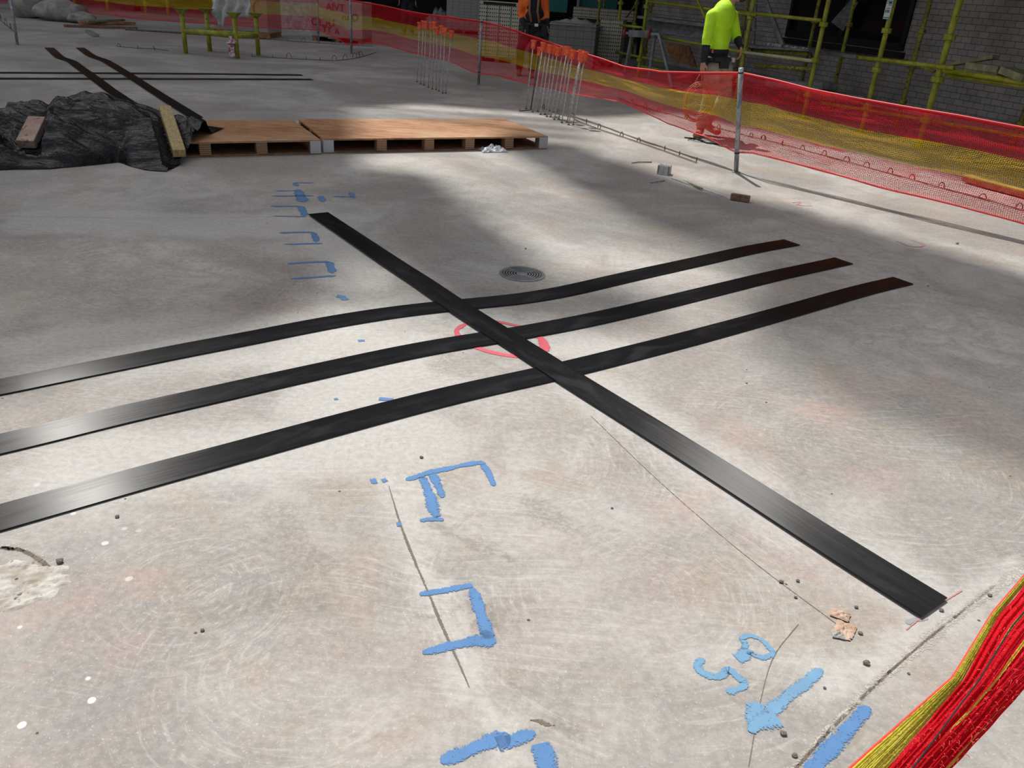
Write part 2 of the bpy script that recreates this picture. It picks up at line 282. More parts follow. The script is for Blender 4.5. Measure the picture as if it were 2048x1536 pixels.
M_steel = mat('bright_buckle', (.6, .6, .6), .35, .8); M_wire = mat('copper_coloured_cable', (.45, .22, .10), .5); M_stone = mat('grey_stone', rough=.9, fn=two_tone((.12, .11, .10), (.24, .22, .20), 20, bump=.4))
M_boul = mat('pale_boulder', rough=.9, fn=two_tone((.22, .21, .19), (.36, .34, .31), 4, bump=.6)); M_paper = mat('crumpled_brown_paper', rough=.8, fn=two_tone((.40, .27, .19), (.56, .42, .32), 14, bump=.5)); M_sil = mat('grey_paper', (.34, .33, .31), .6)
M_label = mat('white_tag', (.55, .60, .60), .5); M_ink = mat('dark_ink', (.03, .05, .06), .6); M_tealp = mat('teal_print', (.05, .28, .30), .5); M_redi = mat('red_print', (.45, .03, .05), .6)
M_box = mat('wrapped_white_board', rough=.6, fn=two_tone((.40, .39, .37), (.50, .49, .46), 2)); M_al = mat('dull_aluminium', rough=.5, metal=.3, fn=two_tone((.19, .195, .2), (.30, .31, .32), 4))
M_win = mat('black_window_frame', (.006, .006, .007), .35); M_wing = mat('dark_glass', (.008, .009, .01), .12, 0, .6)
M_ringo = mat('red_rubber_ring', (.30, .05, .03), .5); M_strip2 = mat('grey_joint_strip', rough=.6, metal=.1, fn=two_tone((.16, .165, .17), (.24, .245, .25), 6)); M_tape = mat('red_white_tape', rough=.6, fn=two_tone((.6, .58, .6), (.4, .08, .12), 25, lo=.5, hi=.54))

# ------------------------------------------------------------------ mesh builder
class MB:
    def __init__(s): s.v = []; s.f = []; s.uv = {}; s.smooth = False
    def vert(s, p): s.v.append(Vector(p)); return len(s.v)-1
    def face(s, ids, uvs=None):
        s.f.append(tuple(ids))
        if uvs: s.uv[len(s.f)-1] = uvs
    def hexa(s, c):         # 8 corners: bottom 4 ccw, top 4 ccw
        i = [s.vert(p) for p in c]
        for q in ((3, 2, 1, 0), (4, 5, 6, 7), (0, 1, 5, 4), (1, 2, 6, 5), (2, 3, 7, 6), (3, 0, 4, 7)):
            a = [c[k] for k in q]; e1 = (Vector(a[1])-Vector(a[0])).length; e2 = (Vector(a[2])-Vector(a[1])).length
            s.face([i[k] for k in q], [(0, 0), (e1, 0), (e1, e2), (0, e2)])
        return s
    def box(s, c, size, rz=0.0, tilt=None):
        hx, hy, hz = [d/2 for d in size]; R = Matrix.Rotation(rz, 3, 'Z')
        if tilt: R = R @ Matrix.Rotation(tilt, 3, 'Y')
        c = Vector(c); P = [(-hx, -hy, -hz), (hx, -hy, -hz), (hx, hy, -hz), (-hx, hy, -hz), (-hx, -hy, hz), (hx, -hy, hz), (hx, hy, hz), (-hx, hy, hz)]
        return s.hexa([c + R @ Vector(p) for p in P])
    def beam(s, a, b, wd, ht, up=(0, 0, 1)):
        a = Vector(a); b = Vector(b); d = (b-a).normalized(); x = d.cross(Vector(up)).normalized(); y = x.cross(d).normalized()
        c = [a-x*wd/2-y*ht/2, a+x*wd/2-y*ht/2, b+x*wd/2-y*ht/2, b-x*wd/2-y*ht/2]; return s.hexa(c+[p+y*ht for p in c])
    def tube(s, pts, r, n=8, cap=True):
        pts = [Vector(p) for p in pts]; rr = r if isinstance(r, (list, tuple)) else [r]*len(pts); rings = []; ref = None
        for i, p in enumerate(pts):
            d = (pts[min(i+1, len(pts)-1)]-pts[max(i-1, 0)]).normalized()
            if ref is None: ref = d.orthogonal().normalized()
            ref = (ref-d*ref.dot(d)).normalized(); y = d.cross(ref)
            rings.append([s.vert(p+(ref*math.cos(a)+y*math.sin(a))*rr[i]) for a in [2*math.pi*j/n for j in range(n)]])
        for A, B in zip(rings, rings[1:]):
            for j in range(n): s.face((A[j], A[(j+1) % n], B[(j+1) % n], B[j]))
        if cap: s.face(rings[0][::-1]); s.face(rings[-1])
        return s
    def ell(s, c, r, seg=14, rg=9, rot=None):
        c = Vector(c); r = Vector(r) if not isinstance(r, (int, float)) else Vector((r, r, r)); rows = []
        for i in range(rg+1):
            th = math.pi*i/rg; row = []
            for j in range(seg):
                p = Vector((r.x*math.sin(th)*math.cos(2*math.pi*j/seg), r.y*math.sin(th)*math.sin(2*math.pi*j/seg), r.z*math.cos(th)))
                if rot: p = rot @ p
                row.append(s.vert(c+p))
            rows.append(row)
        for A, B in zip(rows, rows[1:]):
            for j in range(seg): s.face((A[j], B[j], B[(j+1) % seg], A[(j+1) % seg]))
        return s
    def cap(s, a, b, r1, r2, n=12):     # tapered capsule
        s.tube([a, b], [r1, r2], n); s.ell(a, r1, n, 7); s.ell(b, r2, n, 7); return s
    def prism(s, poly, z0, z1):
        n = len(poly); lo = [s.vert((p[0], p[1], z0)) for p in poly]; hi = [s.vert((p[0], p[1], z1)) for p in poly]
        s.face(lo[::-1]); s.face(hi)
        for i in range(n): s.face((lo[i], lo[(i+1) % n], hi[(i+1) % n], hi[i]))
        return s
    def ring(s, c, ri, ro, z0, z1, n=48, a0=0.0, a1=2*math.pi):
        full = abs(a1-a0-2*math.pi) < 1e-6; m = n if full else n+1; q = []
        for i in range(m):
            a = a0+(a1-a0)*i/n; d = Vector((math.cos(a), math.sin(a), 0)); q.append([s.vert(Vector((c[0], c[1], z))+d*r) for r, z in ((ri, z0), (ro, z0), (ro, z1), (ri, z1))])
        for i in range(n):
            A, B = q[i], q[(i+1) % m]
            for k in range(4): s.face((A[k], A[(k+1) % 4], B[(k+1) % 4], B[k]))
        if not full: s.face(q[0]); s.face(q[-1][::-1])
        return s
def base_of(vs):
    xs = [p.x for p in vs]; ys = [p.y for p in vs]; return Vector(((min(xs)+max(xs))/2, (min(ys)+max(ys))/2, min(p.z for p in vs)))
WL = {}
def obj(name, mb, m, parent=None, smooth=None):
    off = WL[parent.name] if parent else base_of(mb.v)
    me = bpy.data.meshes.new(name); me.from_pydata([tuple(p-off) for p in mb.v], [], mb.f); me.validate(verbose=False)
    if mb.uv and len(me.polygons) == len(mb.f):
        uv = me.uv_layers.new(name='UVMap')
        for i, p in enumerate(me.polygons):
            if i in mb.uv:
                for li, c in zip(p.loop_indices, mb.uv[i]): uv.data[li].uv = c
    me.materials.append(m); o = bpy.data.objects.new(name, me); COL.objects.link(o)
    if parent: o.parent = parent; WL[o.name] = off
    else: o.location = off; WL[o.name] = off.copy()
    if smooth if smooth is not None else mb.smooth:
        for p in me.polygons: p.use_smooth = True
    return o
def tag(o, label=None, cat=None, group=None, kind=None):
    if label: o['label'] = label
    if cat: o['category'] = cat
    if group: o['group'] = group
    if kind: o['kind'] = kind
    return o
def thing(name, loc, label, cat, group=None):
    o = bpy.data.objects.new(name, None); COL.objects.link(o); o.location = loc; o.empty_display_size = .1; WL[o.name] = Vector(loc); return tag(o, label, cat, group)
def remesh(o, vox, smooth=6):
    md = o.modifiers.new('r', 'REMESH'); md.mode = 'VOXEL'; md.voxel_size = vox
    if smooth: sm = o.modifiers.new('s', 'SMOOTH'); sm.iterations = smooth; sm.factor = .5
    dg = bpy.context.evaluated_depsgraph_get(); me = bpy.data.meshes.new_from_object(o.evaluated_get(dg)); mt = o.data.materials[0]
    o.modifiers.clear(); o.data = me
    if not me.materials: me.materials.append(mt)
    for p in me.polygons: p.use_smooth = True
    return o
def struct(name, mb, m, label=None): return tag(obj(name, mb, m), label, None, None, 'structure')

# ------------------------------------------------------------------ setting
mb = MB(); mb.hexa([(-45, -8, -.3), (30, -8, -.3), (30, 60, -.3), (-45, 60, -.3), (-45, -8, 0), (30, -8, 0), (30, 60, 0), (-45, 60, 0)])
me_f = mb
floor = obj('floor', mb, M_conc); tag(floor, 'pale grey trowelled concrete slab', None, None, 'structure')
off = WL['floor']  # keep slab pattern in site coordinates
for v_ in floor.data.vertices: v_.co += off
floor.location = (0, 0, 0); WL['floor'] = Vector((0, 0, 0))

OFF = 12.0
def wp(s, z, off=OFF): p = WN*off + WD*s; return Vector((p.x, p.y, z))
def sz(u, v, off=OFF): p = pl(u, v, off); return p.dot(WD), p.z
# brick facade with a window opening
s_end = sz(1290, 40)[0]; s0 = -8.0; ZT = 12.5
wl, zt_ = sz(1574, 67); wr, zb_ = sz(1808, 100); ws0, ws1 = min(wl, wr), max(wl, wr); wz0 = (zt_+zb_)/2; wz1 = wz0+1.9
mb = MB()
def wallquad(sa, sb, za, zb, o1=OFF, o2=OFF+.25):
    c = [wp(sa, za, o1), wp(sb, za, o1), wp(sb, za, o2), wp(sa, za, o2), wp(sa, zb, o1), wp(sb, zb, o1), wp(sb, zb, o2), wp(sa, zb, o2)]
    i = [mb.vert(p) for p in c]; L = sb-sa
    for q in ((0, 1, 5, 4), (2, 3, 7, 6), (1, 2, 6, 5), (3, 0, 4, 7), (4, 5, 6, 7), (3, 2, 1, 0)):
        mb.face([i[k] for k in q], [((c[k]-c[0]).dot(WD)+sa+(.1 if k in (2, 3, 6, 7) else 0), c[k].z) for k in q])
wallquad(s0, ws0, 0, ZT); wallquad(ws1, s_end, 0, ZT); wallquad(ws0, ws1, 0, wz0); wallquad(ws0, ws1, wz1, ZT)
struct('wall_right', mb, M_brick, 'pale brick wall behind the yellow scaffolding')
mb = MB()
for (a, b_, c, d) in ((ws0, ws1, wz0-.04, wz0+.08), (ws0, ws1, wz1-.06, wz1), (ws0, ws0+.07, wz0, wz1), (ws1-.07, ws1, wz0, wz1), ((ws0+ws1)/2-.04, (ws0+ws1)/2+.04, wz0, wz1)):
    P = [wp(a, c, OFF-.05), wp(b_, c, OFF-.05), wp(b_, c, OFF+.1), wp(a, c, OFF+.1)]; mb.hexa(P+[p+Vector((0, 0, d-c)) for p in P])
wf = struct('window_1', mb, M_win, 'wide black framed window in the brick wall')
mb = MB(); P = [wp(ws0, wz0, OFF+.05), wp(ws1, wz0, OFF+.05), wp(ws1, wz0, OFF+.07), wp(ws0, wz0, OFF+.07)]; mb.hexa(P+[p+Vector((0, 0, wz1-wz0)) for p in P]); obj('pane', mb, M_wing, wf)
# black sill flashing below the window
mb = MB(); P = [wp(ws0-.05, wz0-.16, OFF-.09), wp(ws1+.05, wz0-.16, OFF-.09), wp(ws1+.05, wz0-.16, OFF), wp(ws0-.05, wz0-.16, OFF)]; mb.hexa(P+[p+Vector((0, 0, .1)) for p in P]); obj('sill', mb, M_win, wf)
mb = MB(); P = [wp(-2.5, 3.3, 7.9), wp(30, 3.3, 8.3), wp(30, 3.3, OFF), wp(-2.5, 3.3, OFF)]; mb.hexa(P+[p+Vector((0, 0, .25)) for p in P]); struct('ceiling', mb, M_facade, 'added unseen soffit darkening the scaffolding bay')  # unseen soffit, added to darken the ambient light beneath it
# return wall of brick seen between the left scaffold standards, and the dark interior behind
mb = MB(); P = [wp(s_end+.0, 0, OFF), wp(s_end+.25, 0, OFF), wp(s_end+.25, 0, 30), wp(s_end, 0, 30)]; mb.hexa(P+[p+Vector((0, 0, ZT)) for p in P]); struct('wall_side', mb, M_shell, 'dark side wall past the brickwork')
mb = MB(); mb.box((-16, 34.0, 9.5), (64, .4, 19)); struct('wall_back', mb, M_shell, 'dark rear wall of the building')
mb = MB(); mb.box((-16, 31.0, 10.9), (64, 6.4, 16.2)); struct('wall_upper', mb, M_facade, 'dark upper storeys over the open ground floor')
for i, x in enumerate((-21, -13.2, -7.9)):
    mb = MB(); mb.box((x, 28.2, 1.4), (.45, .45, 2.8)); struct('trim_%d' % (i+1), mb, M_facade, 'dark concrete column at the edge of the building')
# added casters (outside the frame): overhead slabs and slats shaped to shade the floor
def shade(name, polys, zc, th=.4, label=''):
    m = MB(); t = zc/SUN.z
    for poly in polys: m.prism([(p[0]+SUN.x*t, p[1]+SUN.y*t) for p in poly], zc, zc+th)
    return struct(name, m, M_facade, label)
def G(*pts): return [g(u, v)[:2] for u, v in pts]
def between(a, b, t): return (a[0]+(b[0]-a[0])*t, a[1]+(b[1]-a[1])*t)
def shade_slats(quad, n, cover):     # slats across a quad (A,B along near edge; D,C along far edge)
    A, B, C, D = quad; out = []
    for i in range(n):
        t0 = i/n; t1 = t0+cover/n; out.append([between(A, D, t0), between(B, C, t0), between(B, C, t1), between(A, D, t1)])
    return out
ZC = 46
dark1 = G((640, 330), (860, 345), (960, 420), (1080, 515), (1010, 600), (880, 590), (760, 500), (640, 420))
dark2 = G((985, 290), (1150, 292), (1400, 372), (1600, 418), (1780, 470), (2048, 545), (2400, 640), (2400, 700), (2048, 640), (1820, 570), (1600, 520), (1420, 490), (1240, 430))
shade('trim_4', [dark1, dark2], ZC, label='added unseen overhead slabs casting two dark bands')  # added caster, outlined from the dark bands wanted on the floor
slat_polys = shade_slats(G((-900, 520), (770, 480), (700, 205), (-900, 215)), 26, .74) + shade_slats(G((-900, 960), (560, 655), (770, 480), (-900, 520)), 12, .5) + shade_slats(G((620, 600), (880, 640), (880, 590), (770, 480)), 4, .35)
slat_polys += shade_slats(G((1480, 640), (2500, 900), (2500, 640), (1480, 500)), 9, .70) + shade_slats(G((1600, 760), (2500, 1130), (2500, 900), (1480, 640)), 7, .5) + shade_slats(G((940, 660), (1300, 640), (1290, 560), (960, 540)), 5, .5)
slat_polys += shade_slats(G((960, 420), (1480, 540), (1420, 490), (900, 300)), 6, .22) + shade_slats(G((720, 250), (1180, 300), (1180, 235), (700, 205)), 4, .35)
shade('trim_5', slat_polys, ZC, .1, label='added unseen overhead slats casting part shade')  # added slats, blurred by their height into partial shade
shade('trim_6', [G((-2500, 235), (500, 222), (830, 205), (1190, 232), (1330, 222), (1544, 266), (1785, 323), (2048, 390), (2600, 540), (3600, 500), (1600, 60), (800, 20), (-1200, -60))], ZC, label='added unseen overhead slab that shades the rear of the site')  # added caster, its outline sets where the rear shade ends

# ------------------------------------------------------------------ marks on the slab
def ribbon(name, pts, wd, m, z=.002, label=None, closed=False, px=True, taper=True):
    P = [g(u, v, z) if px else Vector((u, v, z)) for u, v in pts]
    if closed: P = P+[P[0]]
    if len(P) > 2:
        for _ in range(2):
            Z = [P[0]]
            for a, b_ in zip(P, P[1:]): Z += [a.lerp(b_, .22), a.lerp(b_, .78)]
            P = Z+[P[-1]]
    Q = []
    for a, b_ in zip(P, P[1:]):
        n = max(1, int((b_-a).length/.03)); Q += [a.lerp(b_, i/n) for i in range(n)]
    Q.append(P[-1]); mb = MB(); L = 0; prev = None; W = wd if isinstance(wd, (list, tuple)) else [wd, wd]
    for i, p in enumerate(Q):
        d = (Q[min(i+1, len(Q)-1)]-Q[max(i-1, 0)]); d.z = 0; d.normalize(); x = Vector((-d.y, d.x, 0)); f = i/max(1, len(Q)-1)*(len(W)-1); k0 = min(int(f), len(W)-2); wv = W[k0]+(W[k0+1]-W[k0])*(f-k0)
        wv *= 1.25+.35*noise.noise(p*14)+.2*noise.noise(p*40)
        if taper and (P[-1]-P[0]).length > wv*1.6: dd_ = min((p-P[0]).length, (p-P[-1]).length)/(max(wv, .01)*.5); wv *= (.25+.75*math.sqrt(max(0, 1-(1-min(1, dd_))**2))) if dd_ < 1 else 1
        e = (mb.vert(p-x*wv/2), mb.vert(p+x*wv/2))
        if i: L2 = L+(p-Q[i-1]).length; mb.face((prev[0], e[0], e[1], prev[1]), [(L, 0), (L2, 0), (L2, 1), (L, 1)]); L = L2
        prev = e
    o = obj(name, mb, m, floor); 
    if label: o['label'] = label
    return o
def c6(p): return (700+p[0]/2.3425, 880+p[1]/2.3415)          # coordinates read off enlarged details
def c7(p): return (1300+p[0]/2.738, 1180+p[1]/2.738)
def c5(p): return (500+p[0]/5.12, 340+p[1]/5.12)
bl = 'blue spray painted set-out line'
for pts, wd, m in (
    ([(262, 186), (330, 165), (370, 150), (480, 128), (600, 103), (635, 110)], .035, M_blue), ([(338, 170), (372, 250), (390, 320), (412, 362)], [.03, .05, .04], M_blue), ([(328, 378), (380, 368), (440, 372)], .028, M_blue),
    ([(385, 158), (410, 205), (436, 268)], [.045, .03], M_blue), ([(620, 112), (650, 155), (677, 214)], [.04, .022], M_blue), ([(97, 195), (125, 190)], .045, M_blue), ([(150, 192), (172, 185)], .03, M_blue),
    ([(218, 395), (242, 392)], .03, M_bluefar), ([(325, 722), (450, 702), (575, 678)], [.02, .04], M_blue), ([(570, 690), (592, 750), (622, 840), (655, 930)], [.03, .05, .05], M_blue), ([(340, 998), (440, 972), (560, 942), (685, 935)], [.03, .035, .07], M_blue),
    ([(425, 1508), (560, 1450), (700, 1395), (745, 1378)], [.035, .055, .05], M_blue), ([(690, 1425), (790, 1395), (868, 1368)], .045, M_blue), ([(890, 1420), (920, 1500), (945, 1580)], .065, M_blue)):
    ribbon('painted_line', [c6(p) for p in pts], wd, m, label=bl)
for pts, wd in (([(520, 290), (500, 262), (540, 245), (600, 262), (650, 310), (680, 350), (620, 372), (560, 350), (520, 330), (520, 290)], .022), ([(475, 375), (515, 360), (535, 320)], .045),
                ([(290, 372), (255, 410), (285, 455), (350, 478), (400, 465), (425, 430), (480, 470), (528, 515), (480, 545), (420, 558)], .03)):
    ribbon('painted_figure', [c7(p) for p in pts], wd, M_sky, label='pale blue sprayed figure')
ribbon('painted_arrow', [c7(p) for p in ((940, 430), (860, 500), (740, 590), (650, 670))], [.035, .04, .045], M_sky, label='pale blue sprayed arrow shaft')
ribbon('painted_arrow', [c7(p) for p in ((575, 610), (585, 680), (560, 775))], [.035, .07, .03], M_sky, .0025, label='pale blue sprayed arrow head')
ribbon('painted_arrow', [c7(p) for p in ((545, 775), (620, 720), (700, 700))], [.03, .07, .06], M_sky, .003)
ribbon('painted_line', [c7(p) for p in ((1195, 635), (1080, 770), (960, 890), (860, 1010))], [.04, .05, .05], M_blue, label='thick blue sprayed line beside the barrier net')
for pts, wd in (([(445, 130), (655, 130)], .03), ([(450, 130), (485, 165)], .05), ([(260, 212), (500, 210)], .035), ([(490, 200), (515, 260), (545, 325)], [.07, .1]), ([(225, 266), (655, 262)], .04), ([(205, 370), (530, 370)], .04), ([(515, 370), (570, 470)], .07),
                ([(230, 470), (580, 476)], .03), ([(300, 643), (580, 634), (665, 640)], .035), ([(650, 640), (685, 735)], .055), ([(350, 760), (745, 749)], .03), ([(385, 958), (600, 942), (805, 938)], .035), ([(805, 938), (850, 1055)], .06), ([(420, 1112), (880, 1080)], .03),
                ([(885, 1290), (940, 1295), (985, 1330)], .045), ([(715, 265), (755, 325)], .06), ([(860, 268), (1060, 275)], .035), ([(1020, 230), (1070, 285)], .05)):
    ribbon('painted_line', [c5(p) for p in pts], wd, M_bluefar, label='worn blue set-out line')
ribbon('painted_dot', [(758, 797), (786, 799)], .04, M_blue); ribbon('painted_dot', [(716, 681), (729, 680)], .03, M_blue); ribbon('painted_dot', [(668, 798), (676, 797)], .02, M_bluefar); ribbon('painted_line', [(305, 150+5), (245, 155)], .1, M_bluefar)
ribbon('painted_circle', [(918+0, 655), (935, 645), (985, 641), (1035, 651), (1068, 664), (1085, 680), (1090, 695), (1080, 705), (1050, 712), (1015, 711), (980, 704), (945, 692), (916, 672), (912, 660)], [.035, .03, .03, .03, .035, .06, .075, .05, .04, .035, .035, .03, .03], M_redp, label='red sprayed circle under the crossing strips', closed=True)
ribbon('painted_line', [(1792, 482), (1825, 495), (1856, 491), (1822, 480)], .03, M_pinkp); ribbon('painted_line', [(1584, 405), (1605, 404), (1590, 410), (1625, 412)], .03, M_pinkp)
ribbon('painted_line', [(1812, 1260), (1860, 1220), (1925, 1180)], .006, M_pinkp)
for pts, wd, m in (([c6(p) for p in ((180, 210), (240, 410), (300, 560), (370, 720), (430, 870), (500, 1020), (560, 1160))], [.003, .008, .014, .008, .014, .008, .004], M_crack),
                   ([(1180, 830), (1330, 975), (1500, 1120), (1690, 1260)], .0045, M_crack), ([(1598, 1247), (1545, 1310), (1520, 1400), (1497, 1536)], .004, M_crack),
                   ([(1570, 1560), (1640, 1475), (1740, 1375), (1810, 1320)], [.035, .03, .04, .06], M_rough), ([(1810, 1320), (1900, 1240), (2060, 1130)], [.07, .05, .08], M_rough), ([(1575, 1556), (1655, 1465), (1755, 1365), (1840, 1290), (1990, 1170)], .010, M_crack),
                   ([(0, 1092), (50, 1100), (100, 1130), (80, 1165), (20, 1195), (-20, 1215)], [.03, .045, .05, .04], M_rough), ([(0, 1095), (45, 1099), (80, 1120), (98, 1136)], .02, M_crack), ([(95, 1145), (60, 1175), (10, 1210)], .012, M_crack),
                   ([(616, 432), (300, 437), (0, 432)], .012, M_rough), ([(1855, 1236), (1822, 1240), (1815, 1248)], .02, M_smear), ([(1060, 1440), (1110, 1450)], .02, M_crack), ([(980, 960), (985, 950), (975, 935)], .006, M_rough)):
    ribbon('slab_joint' if m is not M_smear else 'cement_smear', pts, wd, m, .0012)

mb = MB(); pc = g(-20, 1178); n_ = 46; ids = {}
for i in range(n_+1):
    for j in range(n_+1):
        a_, b_ = i/n_*2-1, j/n_*2-1; q = Vector((a_*.24, b_*.13, 0)); e_ = max(0, 1-(a_*a_+b_*b_)**1.5-.5*abs(noise.noise(Vector((a_*3, b_*3, 1)))))
        ids[i, j] = mb.vert(pc+Matrix.Rotation(.35, 3, 'Z') @ q+Vector((0, 0, -.004+min(1, e_*2.5)*(.007+.008*noise.noise(q*22)+.005*noise.noise(q*60)))))
for i in range(n_):
    for j in range(n_): mb.face((ids[i, j], ids[i+1, j], ids[i+1, j+1], ids[i, j+1]))
tag(obj('broken_patch', mb, mat('crumbled_patch', rough=.9, fn=two_tone((.34, .30, .25), (.50, .48, .45), 14, spots=((.24, .19, .13), 30, .6))), floor), 'rough broken patch of slab')
# ------------------------------------------------------------------ black strips
def crop(ox, oy, s, L): return [(ox+x/s, oy+y/s) for x, y in L]
def strip(name, up, lo, label, z0=.006, arch=None, group=None, cat='strip', th=.004):
    # centre line from both edges, constant 150 mm width
    U = [g(*p) for p in up]; Lw = [g(*p) for p in lo]
    def res(P, n):
        d = [0]
        for a, b_ in zip(P, P[1:]): d.append(d[-1]+(b_-a).length)
        out = []
        for i in range(n):
            t = d[-1]*i/(n-1); j = 0
            while j < len(d)-2 and d[j+1] < t: j += 1
            out.append(P[j].lerp(P[j+1], (t-d[j])/(d[j+1]-d[j]+1e-9)))
        return out
    n = 90; A = res(U, n); B = res(Lw, n); C = [(a+b_)/2 for a, b_ in zip(A, B)]
    for _ in range(10): C = [C[0]]+[(C[i-1]+C[i]*2+C[i+1])/4 for i in range(1, n-1)]+[C[-1]]
    mb = MB(); L = 0; pv = None
    for i, c in enumerate(C):
        d = C[min(i+1, n-1)]-C[max(i-1, 0)]; d.z = 0; d.normalize(); x = Vector((-d.y, d.x, 0)); z = z0+(arch(i/(n-1), c) if arch else 0)
        e = [mb.vert(Vector((c.x, c.y, zz))+x*s_*.075) for s_, zz in ((-1, z-th/2), (1, z-th/2), (1, z+th/2), (-1, z+th/2))]
        if i:
            L2 = L+(c-C[i-1]).length
            for k in range(4): mb.face((pv[k], e[k], e[(k+1) % 4], pv[(k+1) % 4]), [(L, .1*(k < 2)), (L2, .1*(k < 2)), (L2, .15 if k == 2 else .1), (L, .15 if k == 2 else .1)] if k != 2 else [(L, .15), (L2, .15), (L2, 0), (L, 0)])
            L = L2
        else: mb.face(e)
        pv = e
    mb.face(pv[::-1]); return tag(obj(name, mb, M_strip), label, cat, group)
s1u = [(-260, 803)]+[(0, 761.5), (95, 740), (158, 727), (246, 712), (334, 693), (422, 676), (512, 661), (602.5, 643), (705, 625), (790.5, 611), (869, 604.4), (920, 600), (1012.7, 593.5), (1098, 580.5), (1200, 560), (1260.8, 544.9), (1400, 514.3), (1495, 492), (1569.3, 480.5)]
s1l = [(-260, 843)]+[(0, 795), (105.5, 772), (211, 751.6), (316, 729), (422, 709.5), (512, 692), (602.5, 671), (705, 652), (807.6, 637), (896.5, 626), (951, 618.8), (1046.8, 609.6), (1132.3, 595.2), (1239, 567.4), (1400, 532.8), (1495, 511), (1597.8, 491.6)]
s2u = [(-260, 925), (0, 871), (88, 852), (158, 832.5), (246, 811), (351.6, 790), (512, 754), (671, 720), (773.4, 698.4), (876, 679.6), (958, 666.6), (1012.6, 659), (1098, 643.7), (1200, 623.2), (1260.8, 611.4), (1400, 577.7), (1526.6, 546), (1669, 516.6)]
s2l = [(-260, 974), (0, 912.7), (140.6, 878), (281, 843), (386.8, 820), (512, 790.3), (636.7, 762.3), (773.4, 730.9), (876, 708), (995.6, 689.9), (1046.8, 680.6), (1200, 652.3), (1239.3, 641.5), (1400, 601), (1558, 562.8), (1705.4, 529.6)]
s3u = [(-260, 1085), (0, 1011), (105.5, 980), (211, 950.3), (316.5, 922), (422, 895.8), (512, 872.2), (671, 831.7), (841.8, 787.3), (961.4, 760), (1060.5, 741), (1125.4, 725.8), (1200, 708.7), (1260.7, 694.1), (1400, 658), (1590, 606), (1716.5, 569.7), (1784.5, 555.8)]
s3l = [(-260, 1140), (0, 1066), (140.6, 1029.4), (281, 987), (404.4, 953.8), (512, 922.2), (671, 874.4), (807.6, 836.8), (944, 801), (1105, 765), (1164.7, 749.7), (1200, 741.8), (1260.7, 724.2), (1400, 688.6), (1558, 645), (1716.5, 598.2), (1827.8, 569.7)]
s4u = [(656.3, 427.9), (820, 537.3), (858.9, 560), (920, 600.3), (1012.6, 659), (1125.4, 725.8), (1200, 774.5), (1489.9, 948.4), (1696.9, 1083), (1890.7, 1202.2)]
s4l = [(616.2, 431.4), (820, 569.5), (896.5, 626), (995.6, 689.9), (1105, 765), (1200, 823), (1448.4, 985.7), (1614, 1093.3), (1841.8, 1238.3)]
gs = 'black strips crossing the middle of the slab'
strip('rubber_strip', s1u, s1l, 'farthest of the three long black strips running across the slab, passing under the diagonal one', group=gs)
strip('rubber_strip', s2u, s2l, 'middle of the three long black strips, crossing the red painted circle', group=gs)
strip('rubber_strip', s3u, s3l, 'nearest of the three long black strips running across the slab', group=gs)
strip('rubber_strip', s4u, s4l, 'diagonal black strip laid over the three long ones', z0=.0115, group=gs)
hump = lambda c0, wd, h: (lambda f, c: h*math.exp(-((c.y-c0)/wd)**2))
g2 = 'black strips at the rear left of the slab'
strip('rubber_strip', [(88.2, 96.8), (111.8, 119), (131.3, 122), (143.6, 133.3), (176.4, 155.9), (217.4, 187.7), (243, 208)], [(108.7, 96.8), (131.3, 117), (150.7, 121.4), (178.4, 141.5), (235.9, 184.6), (268.7, 204), (286, 214)], 'left of the two kinked black strips behind the plastic sheet', z0=.012, group=g2)
strip('rubber_strip', [(150.7, 96.8), (178.4, 115.9), (199, 121), (235.9, 144.6), (287, 180.5), (348.6, 219.4), (375.3, 236)], [(170.2, 96.8), (190.7, 112.8), (217.4, 121), (256.4, 143.6), (307.6, 174.3), (369.2, 213.3), (410, 238)], 'right of the two kinked black strips, ending at the plywood platform', z0=.012, group=g2)
strip('rubber_strip', [(-150, 144), (0, 144.4), (200, 145.4), (420, 146.8), (598, 149)], [(-150, 147.3), (0, 147.7), (200, 148.7), (420, 150), (610, 152.5)], 'farther of two parallel thin black strips at the rear left', group=g2)
strip('rubber_strip', [(-150, 155.6), (0, 155.9), (200, 156.4), (420, 157), (618, 157.5)], [(-150, 159.4), (0, 159.7), (200, 160.2), (420, 160.7), (630, 161.5)], 'nearer of two parallel thin black strips at the rear left', group=g2)

# ------------------------------------------------------------------ floor drain
dc = g(1044, 548.5); dr = thing('floor_drain', dc, 'round metal drain grate set in the slab', 'drain')
mb = MB(); mb.ring(dc, .0, .135, .0005, .001); obj('sump', mb, M_gap, dr)
mb = MB(); mb.ring(dc, .128, .142, .001, .005); mb.ring(dc, .0, .035, .001, .005, 24)
for i, r in enumerate((.045, .061, .077, .093, .109, .122)): mb.ring(dc, r, r+.0075, .001, .005)
for i in range(4):
    a = math.radians(45+90*i); e = Vector((math.cos(a), math.sin(a), 0)); mb.beam(dc+e*.03+Vector((0, 0, .003)), dc+e*.132+Vector((0, 0, .003)), .012, .004)
obj('grate', mb, M_al, dr)

